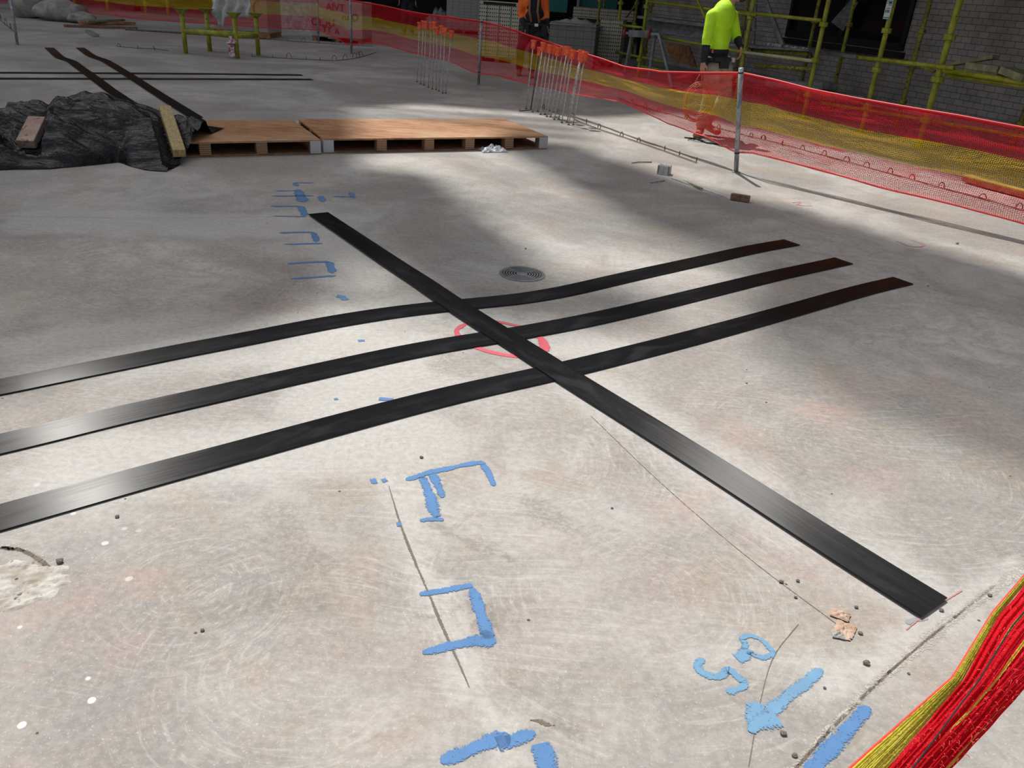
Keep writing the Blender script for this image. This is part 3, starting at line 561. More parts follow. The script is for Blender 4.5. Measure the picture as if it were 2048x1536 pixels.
# ------------------------------------------------------------------ plywood platforms
PZ = .135
def platform(FL, FR, depth, blocks, brackets, label, rows=3):
    FL = Vector((FL.x, FL.y, 0)); FR = Vector((FR.x, FR.y, 0)); L = (FR-FL).length; e = (FR-FL).normalized(); n = Vector((-e.y, e.x, 0)); rz = math.atan2(e.y, e.x)
    t = thing('plywood_platform', FL+e*L/2+n*depth/2, label, 'platform', 'low plywood platforms')
    C = FL+e*L/2+n*depth/2
    mb = MB(); mb.box(C+Vector((0, 0, PZ-.008)), (L, depth, .016), rz); obj('deck', mb, M_ply, t)
    mb = MB(); mb.box(C+Vector((0, 0, .009)), (L, depth, .016), rz); obj('base_board', mb, M_base, t)
    bw = .1
    for r in range(rows):
        for f in blocks:
            c = FL+e*max(bw/2, min(L-bw/2, f*L))+n*(.055+r*(depth-.11)/(rows-1)); mb = MB(); mb.box(c+Vector((0, 0, .068)), (bw, .1, .102), rz); obj('spacer_block', mb, M_block, t)
    for f in brackets:
        c = FL+e*(f*L+(.052 if f == 0 else -.052))-n*.0015; mb = MB(); mb.box(c+Vector((0, 0, .066)), (.1, .003, .118), rz)
        for dx in (-.035, 0, .035):
            for dz in (.025, .105): mb.box(c-n*.003+e*dx+Vector((0, 0, dz)), (.008, .004, .008), rz)
        ec = FL+e*(0 if f == 0 else L)+e*(-.0015 if f == 0 else .0015)+n*.05; mb.box(ec+Vector((0, 0, .066)), (.003, .1, .118), rz); tag(obj('corner_bracket', mb, M_brk, t), 'zinc corner bracket')
    return t
FLr, FRr = g(646, 278, PZ), g(1096, 272.5, PZ)
platform(FLr, FRr, 1.15, [0, .24, .445, .628, .813, 1], [0, 1], 'right hand long plywood topped platform with a bright corner bracket at each front end')
e_ = (FRr-FLr).normalized(); FL2, FR2 = g(398, 284, PZ), g(641, 279.5, PZ); e2 = (FR2-FL2).normalized(); FL2 = FR2-e2*1.6
platform(FL2, FR2, 1.15, [0, .34, .655, 1], [1], 'left hand plywood topped platform partly under the black plastic sheet')
mb = MB(); sc = g(965, 285, .05)
def crumple(mb, c, r, h, seed, nx=16, ny=16, el=1.0, rz=0.0, sharp=6):
    ids = {}
    for i in range(nx+1):
        for j in range(ny+1):
            a, b_ = i/nx*2-1, j/ny*2-1; p = Vector((a*r*el, b_*r, 0)); k_ = max(abs(a), abs(b_)); p *= (1-.25*abs(noise.noise(Vector((a*2+seed, b_*2, 0)))))
            z = h*(1-k_**2)*(.45+.9*abs(noise.noise(Vector((a*sharp/2+seed, b_*sharp/2, seed)))))+.004; q = Matrix.Rotation(rz, 3, 'Z') @ p; ids[i, j] = mb.vert(Vector(c)+Vector((q.x, q.y, z)))
    for i in range(nx):
        for j in range(ny): mb.face((ids[i, j], ids[i+1, j], ids[i+1, j+1], ids[i, j+1]))
    return mb
scr = g(985, 302); crumple(mb, (scr.x, scr.y, .002), .09, .07, 3.3, el=1.7, rz=.5); tag(obj('plastic_scrap', mb, M_clear), 'crumpled clear plastic film hanging at the front of the right platform', 'plastic scrap')

# ------------------------------------------------------------------ black plastic sheet pile
TIMB = [(dp(52, 289, 6.78), dp(76, 240, 7.12), .14), (dp(359, 307, 6.98), dp(330, 218, 7.75), .105)]
for _t in TIMB: print('TIMB', [tuple(round(q, 2) for q in p) for p in _t[:2]])
def sheet():
    sil = [(-60, 222), (0, 219), (12, 214), (22, 198), (45, 197), (62, 203), (80, 215), (96, 228), (112, 214), (130, 203), (152, 192), (172, 188), (186, 193), (205, 190), (228, 190), (262, 202), (290, 216), (318, 222), (340, 232), (352, 234), (385, 238), (402, 246), (428, 268), (440, 276)]
    frt = [(-60, 345), (0, 341), (100, 339), (180, 331), (235, 326), (290, 341), (345, 345), (378, 338), (400, 325), (405, 300), (432, 280)]
    X0, X1, NX, NY = -5.9, g(417, 268, .15).x, 250, 110; ids = {}; mb = MB()
    YR = 7.55
    def xs_sil(x):      # silhouette height at the ridge line
        u = pr((x, YR, .2))[0]; return max(.02, zat(x, YR, interp(u, sil)))
    def yf(x):
        y = 6.6
        for _ in range(12):
            u, v = pr((x, y, 0)); vv = interp(u, frt); y = g(u, vv).y
        return y
    for i in range(NX+1):
        x = X0+(X1-X0)*i/NX; zr = min(xs_sil(x), .62); f = yf(x)+.03*noise.noise(Vector((x*5, 0, 3))); bk = YR+.55+.12*noise.noise(Vector((x*2, 5, 0)))
        for j in range(NY+1):
            t = j/NY; y = f+(bk-f)*t; rr = (YR-f)/(bk-f)
            if t < rr: s_ = t/rr; prof = math.sin(s_*math.pi/2)**.8
            else: s_ = (t-rr)/(1-rr); prof = (1-s_**1.6)
            q = Vector((x*1.1, y*2.2, 0)); wq = noise.noise_vector(q*.9)*.8
            r1 = 1-abs(noise.noise(Vector((x*.8+wq.x*.6, y*2.6+x*.6+wq.y*.5, 1.3)))*2); r2 = 1-abs(noise.noise(Vector((x*1.1+wq.y*.6, y*5.5-x*1.6, 4.1)))*2); r3 = 1-abs(noise.noise(Vector((x*3, y*11+x*3, 7.7)))*2)
            fold = (.11*(r1-.6)+.055*(r2-.6)+.016*(r3-.5)); amp = min(1, prof*4)*min(1, zr/.2)
            lump = .10*noise.noise(Vector((x*1.3, y*1.3, 9)))
            z = zr*prof+(fold+lump*prof*(1-abs(t-rr)))*amp
            if .85 < t/rr < 1.2: z = min(z, zr+.02)
            over = x > -2.75 and y > 7.5   # rests on the platform edge
            z = max(z, .004+(.008*(r2)));  z = max(z, PZ+.006+.01*r3) if (Vector((x, y, 0))-FR2).dot(Vector((-e2.y, e2.x, 0))) > -.03 and zr > .03 and (Vector((x, y, 0))-FR2).dot(Vector((-e2.y, e2.x, 0))) < 1.2 else z
            for TA, TB, tw in TIMB:
                e = Vector((TB.x-TA.x, TB.y-TA.y)); L2_ = e.length; e /= L2_; rel = Vector((x-TA.x, y-TA.y)); al = rel.dot(e); sd_ = abs(rel.x*e.y-rel.y*e.x)
                if -.25 < al < L2_+.03 and sd_ < tw/2+.10:
                    zt_ = TA.z+(TB.z-TA.z)*max(0, min(1, al/L2_))-.05; z = min(z, max(.006, zt_+max(0, sd_-tw/2-.01)*.5+(-.05 if al < 0 else 0)))
            ids[i, j] = mb.vert((x, y, z))
    for i in range(NX):
        for j in range(NY): mb.face((ids[i, j], ids[i+1, j], ids[i+1, j+1], ids[i, j+1]))
    b0 = [mb.vert(Vector((mb.v[ids[i, 0]].x, mb.v[ids[i, 0]].y, .001))) for i in range(NX+1)]
    for i in range(NX): mb.face((b0[i], b0[i+1], ids[i+1, 0], ids[i, 0]))
    o = obj('plastic_sheet', mb, M_plast, smooth=True); return o, mb
sh, shmb = sheet(); tag(sh, 'crumpled black plastic sheet heaped at the left with two timbers on it', 'plastic sheet')
def timber(name, a, b_, wd, ht, m, label, cat='timber', up=(0, 0, 1)):
    mb = MB(); mb.beam(a, b_, wd, ht, up); o = obj(name, mb, m); bv = o.modifiers.new('b', 'BEVEL'); bv.width = .004; return tag(o, label, cat)
timber('timber_block', TIMB[0][0], TIMB[0][1], .14, .075, M_timr, 'short pinkish timber lying on the left of the black plastic')
timber('timber_length', TIMB[1][0], TIMB[1][1], .105, .07, M_timy, 'yellow weathered timber length leaning on the right of the black plastic')

# ------------------------------------------------------------------ starter bars with orange caps
def starter(bx, tx, group, label, m=M_bar):
    b0 = g(*bx); h = zat(b0.x, b0.y, tx[1]); h = min(max(h, .7), 1.05); tp = g(tx[0], tx[1], h); d = (tp-b0)
    t = thing('starter_bar', b0, label, 'steel bar', group); mb = MB(); pts = [b0+d*f for f in [i/14 for i in range(14)]]
    mb.tube([b0, b0+d*.97], .0075, 8); n = 16
    for i in range(1, n): mb.tube([b0+d*(i/n-.004), b0+d*(i/n+.004)], .0092, 6)
    obj('rod', mb, m, t, smooth=True)
    q = b0+d*(1-.115/d.length); dn = d.normalized(); mb = MB(); mb.tube([q, q+dn*.085, q+dn*.088, q+dn*.112], [.030, .033, .043, .043], 14)
    for k in range(4):
        a = k*math.pi/2; e = (dn.orthogonal().normalized()); e = Matrix.Rotation(a, 3, dn) @ e; mb.beam(q+e*.024, q+dn*.09+e*.032, .006, .012, e)
    tag(obj('safety_cap', mb, M_cap, t), 'orange plastic cap')
    mb = MB(); mb.tube([b0+Vector((0, 0, .001)), b0+Vector((0, 0, .012))], .016, 10); obj('collar', mb, M_dkbar, t)
    return t
k3 = lambda p: (740+p[0]/4.876, p[1]/4.876); k6 = lambda p: (1000+p[0]/6.983, 60+p[1]/6.983)
G1 = [((458, 800), (485, 213)), ((493, 820), (524, 198)), ((525, 832), (548, 205)), ((570, 855), (600, 210)), ((607, 872), (630, 208)), ((645, 877), (655, 258)), ((672, 893), (702, 245)), ((708, 912), (732, 268)), ((738, 912), (797, 293))]
nm = ['leftmost', 'second from the left', 'third from the left', 'fourth from the left', 'fifth from the left', 'sixth from the left', 'seventh from the left', 'eighth from the left', 'ninth from the left', 'tenth from the left', 'eleventh from the left', 'twelfth from the left', 'thirteenth from the left', 'rightmost']
for i, (a, b_) in enumerate(G1): starter(k3(a), k3(b_), 'capped bars in the farther cluster', 'orange capped steel bar, %s at the base of the farther cluster' % (nm[i] if i < 8 else 'rightmost'))
G2 = [((365, 1105), (474, 135)), ((430, 1110), (560, 235)), ((455, 1148), (612, 165)), ((525, 1143), (665, 190)), ((565, 1185), (712, 200)), ((625, 1185), (760, 205)), ((652, 1215), (818, 235)), ((705, 1215), (895, 220)), ((758, 1255), (952, 225)), ((820, 1250), (985, 250)), ((862, 1298), (1028, 270)), ((935, 1295), (1142, 275)), ((957, 1328), (1146, 315)), ((1022, 1328), (1200, 293))]
for i, (a, b_) in enumerate(G2): starter(k6(a), k6(b_), 'capped bars in the nearer cluster', 'orange capped steel bar, %s at the base of the nearer cluster' % nm[i], M_dkbar if i == 1 else M_bar)
# short bent bar beside them
a, b_ = g(1039, 222, .012), g(1062, 220, .03); mb = MB(); mb.tube([a+Vector((0, 0, .03)), a, b_], .008, 7); tag(obj('bent_bar', mb, M_dkbar), 'short bent bar lying left of the nearer capped cluster', 'steel bar')

# ------------------------------------------------------------------ bars with hoops cast along the slab
def hoop_line(pts, hoops, m, label, r=.006, hr=.035, z=.012, ticks=()):
    P = [g(u, v, z) for u, v in pts]; t = thing('hooped_bar', g(*pts[len(pts)//2]), label, 'reinforcement')
    mb = MB(); mb.tube(P, r, 7); obj('bar', mb, m, t)
    ax = (P[-1]-P[0]); ax.z = 0; ax.normalize()
    for u, v in hoops:
        c = g(u, v, 0); mb = MB(); aa = ax if random.random() < .6 else (ax+Vector((ax.y, -ax.x, 0))*random.uniform(-.8, .8)).normalized()
        mb.tube([c+aa*hr*math.cos(x)*1.0+Vector((0, 0, .0+hr*1.6*math.sin(x))) for x in [math.pi*i/10 for i in range(11)]], .0055, 6); obj('hoop', mb, m, t)
    for u, v in ticks:
        c = g(u, v, 0); mb = MB(); mb.tube([c, c+Vector((0, 0, .055))], .006, 6); obj('upstand', mb, m, t)
    return t
k4 = lambda p: (1160+p[0]/5.12, 200+p[1]/5.12); k5 = lambda p: (1240+p[0]/5.12, p[1]/5.12); k8 = lambda p: (1480+p[0]/3.606, 180+p[1]/3.606); k2 = lambda p: (340+p[0]/4.876, p[1]/4.876); k1 = lambda p: (p[0]/4.876, p[1]/4.876)
hoop_line([k6((565, 1075)), k6((810, 1165)), k6((1020, 1225)), k4((0, 225)), k4((200, 300)), k4((430, 375)), k4((850, 515)), k4((1000, 570)), k4((1195, 640))], [k6((610, 1095)), k6((815, 1165)), k6((1005, 1215)), k4((195, 290)), k4((425, 375)), k4((600, 435))], M_rust, 'rusty hooped bar in the sunlight in front of the nearer capped bars', ticks=[k6((1205, 1300)), k4((65, 240)), k4((865, 520)), k4((1015, 575)), k4((1190, 640))])
hoop_line([(1236, 195), k5((120, 1060)), k5((260, 1100)), k5((400, 1145)), k5((520, 1170)), k5((760, 1240)), k5((1000, 1310)), k5((1160, 1350)), k5((1340, 1400)), k8((80, 335)), k8((300, 390)), k8((600, 470)), k8((910, 555)), k8((1240, 645)), k8((1450, 705)), k8((1740, 780)), k8((2048, 870))],
          [k5((120, 1055)), k5((260, 1095)), k5((395, 1145)), k5((675, 1220)), k5((1008, 1320)), k5((1340, 1405)), k5((1465, 1430)), k8((165, 358)), k8((303, 395)), k8((448, 432)), k8((605, 470)), k8((765, 515)), k8((910, 555)), k8((1080, 600)), k8((1237, 645)), k8((1450, 705)), k8((1745, 790)), k8((2010, 858))], M_rust, 'long rusty hooped bar seen through the net behind the front post')
hoop_line([k8((1560, 490)), k8((1800, 540)), k8((2100, 610))], [k8((1630, 500))], M_rust, 'short rusty hooped bar far behind the net at the right')
hoop_line([k2((795, 548)), k2((1000, 560)), k2((1160, 570)), k2((1330, 580)), k2((1460, 585)), k2((1600, 592)), k2((1710, 582)), k2((1780, 572)), k2((1880, 550)), k2((2010, 510))], [k2((1160, 568)), k2((1602, 590)), k2((1710, 580)), k2((1800, 562)), k2((1835, 555)), k2((1860, 548))], M_dkbar, 'dark hooped bar curving past the foot of the middle post', hr=.06, ticks=[k2((800, 550)), k2((1003, 562)), k2((1330, 580)), k2((1463, 586))])
hoop_line([k2((0, 318)), k2((400, 345)), k2((560, 365)), k2((1000, 385)), k2((1300, 408)), k2((1600, 428)), k2((1980, 450))], [k2((570, 365)), k2((1005, 385)), k2((1300, 408)), k2((1595, 425)), k2((1860, 446))], M_dkbar, 'dark hooped bar along the slab behind the trestle', hr=.05, ticks=[k2((410, 348)), k2((65, 322)), k2((1145, 398))])
hoop_line([k1((1150, 452)), k1((1340, 470)), k1((1510, 475)), k1((1640, 492))], [k1((1160, 455))], M_dkbar, 'short dark bar lying right of the kinked strips', ticks=[k1((1345, 475)), k1((1510, 495)), k1((1500, 478))])
hoop_line([k1((-20, 180)), k1((40, 225)), k1((90, 265)), k1((140, 310))], [k1((10, 190)), k1((60, 240)), k1((110, 290))], M_dkbar, 'dark hooped bar left of the leftmost post', hr=.08)
hoop_line([k1((1225, 290)), k1((1450, 305)), k1((1750, 322)), k1((2048, 345))], [], M_dkbar, 'dark bar lying on the slab left of the trestle', r=.03)
# ------------------------------------------------------------------ fence posts
def post(bx, top_v, label, lean=None, clip=True, r=.024):
    b0 = g(*bx); h = zat(b0.x, b0.y, top_v[1]); tp = g(top_v[0], top_v[1], h) if h < 1.5 else None; d = tp-b0
    t = thing('fence_post', b0, label, 'post', 'galvanised posts of the barrier'); mb = MB()
    mb.tube([b0, tp], r, 16); obj('tube', mb, M_galv, t, smooth=True)
    mb = MB(); mb.tube([b0+Vector((0, 0, .0)), b0+Vector((0, 0, .008))], r*1.9, 16); obj('foot', mb, M_galv, t)
    if clip:
        for f in (.96, .2): mb = MB(); mb.tube([b0+d*(f-.006), b0+d*(f+.006)], r+.003, 16); tag(obj('cable_tie', mb, M_belt, t), 'black tie')
        mb = MB(); mb.tube([b0+d*.8+Vector((-.02, -.02, 0)), b0+d*.85+Vector((.01, -.027, 0)), b0+d*.9+Vector((.02, -.024, 0))], .004, 6); obj('wire', mb, M_steel, t)
    return t, b0, tp
pA = post((1472, 345), (1482, 136), 'tall galvanised post nearest the camera, right of the capped bars')
pB = post((957, 170), (963, 38), 'galvanised post between the two clusters of capped bars')
pC = post((703, 108), (700, -8), 'galvanised post at the foot of the curved hooped bar')
pD = post((637, 87), (634, -28), 'galvanised post just left of another one beside the wrapped pallet')
pE = post((35, 90), (18, -25), 'galvanised post standing alone at the far left', clip=False)

# ------------------------------------------------------------------ barrier net
top = [(560, -30), (637, -12), (699, 0), (760, 10), (849, 28), (955, 41), (968, 43), (1027, 59), (1089, 82), (1160, 105), (1189, 113), (1249, 133), (1299, 139), (1324, 143.5), (1402, 145.5), (1476, 145.5), (1491, 147), (1550, 160), (1616, 177), (1714, 197), (1800, 211), (1920, 231), (2048, 256), (2200, 284)]
bot = [(-200, -20), (39, 6), (172, 25), (283, 39), (420, 48), (531, 56), (627, 60), (637, 61), (670, 75), (692, 88), (705, 92), (718, 88), (735, 86), (760, 88), (822, 105), (900, 123), (953, 147), (986, 150), (1048, 166), (1160, 190), (1240, 203), (1338, 248), (1416, 273), (1459, 299), (1473, 305), (1504, 306), (1560, 321), (1605, 332), (1757, 374), (1918, 413), (2048, 448), (2200, 490)]
PA, PB, PC, PD = [Vector((q.x, q.y, 0)) for q in (pA[1], pB[1], pC[1], pD[1])]
R0 = g(2048, 448, .13); R0.z = 0; RE = PA+(R0-PA)*1.35
L1 = g(300, 40, .25); L1.z = 0; L2_ = g(39, 6, .25); L2_.z = 0; L3 = L2_+(L2_-L1)*.4
poly = [RE, R0, PA, PB, PC, PD, L1, L2_, L3]; st = []
bk = Vector((0, .03, 0))
for a, b_ in zip(poly, poly[1:]):
    n = max(2, int((b_-a).length/.055)); st += [a.lerp(b_, i/n) for i in range(n)]
st.append(poly[-1])
def solve(p, curve):
    lo, hi = -.5, 3
    for _ in range(30):
        m = (lo+hi)/2; u, v = pr((p.x, p.y, m))
        if v > interp(u, curve): lo = m
        else: hi = m
    return lo
mb = MB(); rows = []; Ls = 0; NV = 26; iL = len(st); tops = []; bots = []
for i, p in enumerate(st):
    if i: Ls += (p-st[i-1]).length
    q = p+bk; zb = max(.03, solve(q, bot)); u0 = pr((q.x, q.y, zb))[0]; zt = solve(q, top) if u0 > 640 else zb+.88
    zt = max(zt, zb+.35); zt = min(zt, zb+1.05)
    tang = (st[min(i+1, iL-1)]-st[max(i-1, 0)]).normalized(); nn = Vector((-tang.y, tang.x, 0)); row = []
    dpost = min((p-x).length for x in (PA, PB, PC, PD)); am = min(1, dpost/.5)
    for j in range(NV+1):
        t = j/NV; z = zb+(zt-zb)*t; wv = noise.noise(Vector((Ls*.8, t*5, 2)))*.07+noise.noise(Vector((Ls*2.2, t*14, 5)))*.035
        wv += -.10*math.sin(math.pi*t)*noise.noise(Vector((Ls*.35, 9, 0)))
        row.append(mb.vert(Vector((q.x, q.y, z+.012*noise.noise(Vector((Ls*1.5, t*9, 1)))*am*(0 < t < 1)))+nn*wv*am))
    rows.append((row, Ls)); tops.append(mb.v[row[-1]].copy()); bots.append(mb.v[row[0]].copy())
for (A, la), (B, lb) in zip(rows, rows[1:]):
    for j in range(NV): mb.face((A[j], B[j], B[j+1], A[j+1]), [(la, j/NV), (lb, j/NV), (lb, (j+1)/NV), (la, (j+1)/NV)])
net = obj('barrier_net', mb, M_net, smooth=True); tag(net, 'long red and yellow mesh barrier net tied along the galvanised posts', 'net')
mb = MB(); mb.tube(tops, .009, 6); obj('hem_cord', mb, M_hem, net); mb = MB(); mb.tube(bots, .006, 6); obj('hem_cord', mb, M_hem, net)

# bunched net close to the camera, bottom right
def near_net():
    path = [((1700, 1600), (1890, 1640), (1640, 1560)), ]
    ctrl = [(0, (1590, 1640), (1700, 1536+110), (1850, 1640)), (.2, (1700, 1536), (1775, 1536), (1905, 1536)), (.42, (1822, 1428), (1862, 1436), (1985, 1450)), (.58, (1905, 1355), (1925, 1362), (2045, 1382)), (.75, (1985, 1225), (1995, 1235), (2130, 1310)), (1.0, (2110, 1080), (2115, 1090), (2290, 1180))]
    def at(t, k):
        for a, b_ in zip(ctrl, ctrl[1:]):
            if t <= b_[0]+1e-6: f = (t-a[0])/(b_[0]-a[0]); return (a[k+1][0]+(b_[k+1][0]-a[k+1][0])*f, a[k+1][1]+(b_[k+1][1]-a[k+1][1])*f)
        return ctrl[-1][k+1]
    def layer(k0, k1, vs, amp, zb, ns, seed, nt=170):
        mb = MB(); rows = []
        for i in range(nt+1):
            t = i/nt; A = at(t, k0); B = at(t, k1); row = []
            for j in range(ns+1):
                s_ = j/ns; wob = .012*noise.noise(Vector((t*14, s_*3, seed))); u = A[0]+(B[0]-A[0])*(s_+wob); v = A[1]+(B[1]-A[1])*(s_+wob); 
                z = zb+.10*t+amp*(.5*noise.noise(Vector((t*1.5, s_*22, seed)))+.35*noise.noise(Vector((t*3, s_*45, seed+3)))+.9*math.sin(math.pi*s_)**.5)
                z += .0022*noise.noise(Vector((t*160, s_*70, seed)))
                row.append(mb.vert(g(u, v, z)))
            rows.append(row)
        for i in range(nt):
            for j in range(ns):
                q = [(i/nt*.62, vs[0]+(vs[1]-vs[0])*j/ns), ((i+1)/nt*.62, vs[0]+(vs[1]-vs[0])*j/ns), ((i+1)/nt*.62, vs[0]+(vs[1]-vs[0])*(j+1)/ns), (i/nt*.62, vs[0]+(vs[1]-vs[0])*(j+1)/ns)]
                mb.face((rows[i][j], rows[i+1][j], rows[i+1][j+1], rows[i][j+1]), q)
        return mb
    mbr = layer(1, 2, (.72, .96), .018, .62, 110, 2.0); o = obj('barrier_net', mbr, M_netb, smooth=True); tag(o, 'bunched red and yellow barrier net hanging close at the bottom right corner', 'net')
    mby = layer(0, 1, (.37, .63), .012, .60, 40, 6.0); tag(obj('yellow_band', mby, M_netb, o, smooth=True), 'yellow band of the mesh')
    mb = MB(); mb.tube([g(*at(t, 0), .602+.1*t) for t in [i/40 for i in range(41)]], .0022, 6); obj('hem_cord', mb, M_hem, o)
    for off_, (f0) in enumerate((.42,)):
        mb = MB(); P = []
        for i in range(60):
            t = i/59; A = at(t, 1); B = at(t, 2); s_ = f0-.28*t*(1 if off_ == 0 else .3)+.02*math.sin(t*9); P.append(g(A[0]+(B[0]-A[0])*s_, A[1]+(B[1]-A[1])*s_, .662+.1*t))
        mb.tube(P, .0012, 6); obj('cord', mb, M_belt if off_ == 0 else M_hem, o)
    # loose threads along both edges
    mb = MB(); rnd = random.Random(4)
    for k_ in range(420):
        t = rnd.random(); e = rnd.choice((1, 2)); A = at(t, 1); B = at(t, 2); s_ = rnd.random(); p = g(A[0]+(B[0]-A[0])*s_, A[1]+(B[1]-A[1])*s_, .655+.1*t-.0*s_); d = Vector((rnd.uniform(-1, 1), rnd.uniform(-1, 1), rnd.uniform(0, 1)))*.006
        mb.tube([p, p+d*.6+Vector((0, 0, .002)), p+d], .0005, 3)
    tag(obj('loose_threads', mb, M_hem, o), kind='stuff')
near_net()

# ------------------------------------------------------------------ scaffold
FO, RO = 9.2, 10.6
def P(u, v, off): return pl(u, v, off)
sc_root = thing('scaffold', wp(9.5, 0, FO), 'yellow green tube scaffold in front of the brick wall', 'scaffold')
def standard(u0, u1, v1, off, r=.03, m=M_scaf, z1=3.29, cups=(.35, .85, 1.35, 1.85, 2.4)):
    a = P(u1, v1, off); b0 = P(u0, 0, off); x = (a+b0)/2; s_ = a.dot(WD); base = wp(s_, 0, off); tpp = wp(s_, z1, off); mb = MB(); mb.tube([base, tpp], r, 12)
    for z in cups: mb.tube([wp(s_, z-.035, off), wp(s_, z-.03, off), wp(s_, z+.03, off), wp(s_, z+.035, off)], [r*1.2, r*1.9, r*1.9, r*1.2], 10)
    mb.box(wp(s_, .004, off), (.15, .15, .008), .4); o = obj('standard', mb, m, sc_root, smooth=False); return s_
for a in ((1660, 1619, 177, FO, .034, M_scaf), (1783, 1739, 197, FO, .034, M_scaf), (1912, 1858, 218, FO, .04, M_scaf), (1513, 1484, 130, FO, .034, M_scaf), (1297, 1285, 80, FO, .036, M_scaf), (1242, 1229, 117, FO+.6, .036, M_scaf), (1200, 1189, 109, FO+.8, .03, M_scafd),
          (1640, 1615, 110, RO, .03, M_scafd), (1711, 1686, 101, RO, .03, M_scafd), (1863, 1806, 203, RO, .032, M_scafd), (2075, 2047, 230, RO, .034, M_scafd), (1304, 1292, 95, RO, .03, M_scafd), (1275, 1269, 45, RO+.8, .034, M_scafd), (1209, 1203, 60, RO+.8, .03, M_scafd), (1505, 1486, 60, RO, .03, M_scafd)): standard(*a)
def ledger(u0, v0, u1, v1, off, r=.026, m=M_scaf, off2=None, name='ledger'):
    a = P(u0, v0, off); b_ = P(u1, v1, off2 or off); mb = MB(); mb.tube([a, b_], r, 10); return obj(name, mb, m, sc_root, smooth=True)
ledger(1298, 3, 1513, 30, FO-.05); ledger(1480, 24, 1642, 41, FO-.05); ledger(1322, 74, 1490, 105, FO-.05); ledger(1490, 105, 1626, 122, FO-.05, m=M_scafc)
ledger(1240, 50, 1290, 56, FO+.1); ledger(1232, 104, 1328, 124, FO+.3); ledger(1283, 133, 1335, 143, FO); ledger(1719, 115, 1907, 136, FO-.07, .027)
ledger(1888, 140, 2120, 176, FO-.04, .034); ledger(1892, 150, 2120, 182, FO+.03, .03)
ledger(1511, 131, 1624, 139, FO+.25, .032, M_scafd); ledger(1500, 101, 1616, 108, FO+.4, .038, M_scafd); ledger(1203, 100, 1240, 104, FO+.8, .028, M_scafd); ledger(1203, 45, 1242, 50, FO+.8, .028, M_scafd)
ledger(1640, 205, 2120, 285, FO+.2, .026, M_scaf); ledger(1395, 0, 1412, 40, FO-.1, .024, M_scaf, name='brace'); ledger(1274, 5, 1253, 35, RO, .02, M_scafd, name='brace')
ledger(1626, 122, 1622, 108, FO, .02, M_scafd, RO, 'transom'); ledger(1739, 120, 1700, 108, FO, .024, M_scafd, RO, 'transom'); ledger(1868, 142, 1812, 122, FO, .024, M_scafd, RO, 'transom'); ledger(1500, 103, 1497, 92, FO, .02, M_scafd, RO, 'transom')
# planks, resting on transoms
def plank(name, u0, v0, u1, v1, off, wd, ht, m, label, cat='plank'):
    a = P(u0, v0, off); b_ = P(u1, v1, off); mb = MB(); mb.beam(a, b_, wd, ht); return tag(obj(name, mb, m), label, cat)
plank('scaffold_plank', 1498, 92, 1640, 102, FO+.45, .45, .03, M_plank, 'grey plank with rubble on it above the spattered ledger, left of the tag')
plank('scaffold_plank', 1618, 100, 1735, 116, FO+.9, .23, .05, M_plank, 'grey steel plank running behind the tagged standard')
plank('scaffold_plank', 1735, 119, 1850, 131, FO+.9, .23, .04, M_plank, 'grey steel plank between the tagged standard and the thick right standard')
plank('scaffold_plank', 1295, 35, 1490, 58, FO+.35, .5, .05, M_plank, 'upper grey plank above the rollers behind the yellow shirted worker')
plank('toe_board', 1296, 50, 1480, 75, FO+.3, .03, .19, M_plank, 'grey board on edge above the rollers behind the yellow shirted worker', 'board')
plank('scaffold_plank', 1322, 70, 1490, 92, FO+.2, .3, .04, M_plank, 'lower grey plank level with the rollers')
plank('scaffold_plank', 1545, 166, 1660, 172, FO+.3, .3, .1, M_plank, 'grey steel channel lying low behind the net right of the front post')
plank('scaffold_plank', 1640, 180, 1740, 196, FO+.5, .25, .03, M_plank, 'thin grey plank lying low between two standards')
mb = MB(); rnd = random.Random(2)
for i in range(22): c = P(1500+rnd.random()*120, 90+rnd.random()*5, FO+.35+rnd.random()*.2); mb.ell((c.x, c.y, P(1560, 96, FO+.45).z+.03), (rnd.uniform(.01, .035),)*3, 6, 4)
tag(obj('rubble', mb, M_rubble), 'pale cement crumbs scattered on the grey plank', 'rubble', kind='stuff')
timber('timber_plank', P(1906, 128, FO+.1), P(1992, 114, FO+.2), .16, .045, M_timg, 'green grey plank propped on the timber off-cuts at the right end of the scaffold')
timber('timber_offcut', P(1941, 131, FO), P(2006, 140, FO), .2, .075, M_timg, 'green timber off-cut under the propped plank')
timber('timber_offcut', P(1941, 139, FO+.05), P(2006, 149, FO+.05), .22, .05, M_timg, 'lower green timber off-cut lying on the scaffold tubes')
timber('timber_offcut', P(2013, 140, FO), P(2060, 158, FO), .25, .08, M_timg, 'dark green timber off-cut at the right edge of the photo')
# tag hung on a standard
a = P(1786, -20, FO-.06); b_ = P(1772, 38, FO-.06); tg = thing('scaffold_tag', (b_.x, b_.y, b_.z), 'white and teal inspection tag on the middle scaffold standard', 'tag')
mb = MB(); mb.beam(a, b_, .105, .012, -WN); obj('holder', mb, M_label, tg)
dd = (b_-a)
for f0, f1, wd, m in ((.0, .12, .1, M_tealp), (.36, .39, .1, M_tealp), (.93, .97, .105, M_tealp)): mb = MB(); mb.beam(a+dd*f0-WN*.009, a+dd*f1-WN*.009, wd, .004, -WN); obj('print', mb, m, tg)
for f0, f1, wd, sx in ((.40, .47, .05, .02), (.50, .52, .05, .02), (.62, .635, .06, .01), (.68, .78, .012, -.03), (.68, .78, .012, .0), (.68, .78, .012, .025), (.44, .46, .03, -.03)): mb = MB(); mb.beam(a+dd*f0-WN*.0095+WD*-sx, a+dd*f1-WN*.0095+WD*-sx, wd, .003, -WN); obj('print', mb, M_ink, tg)
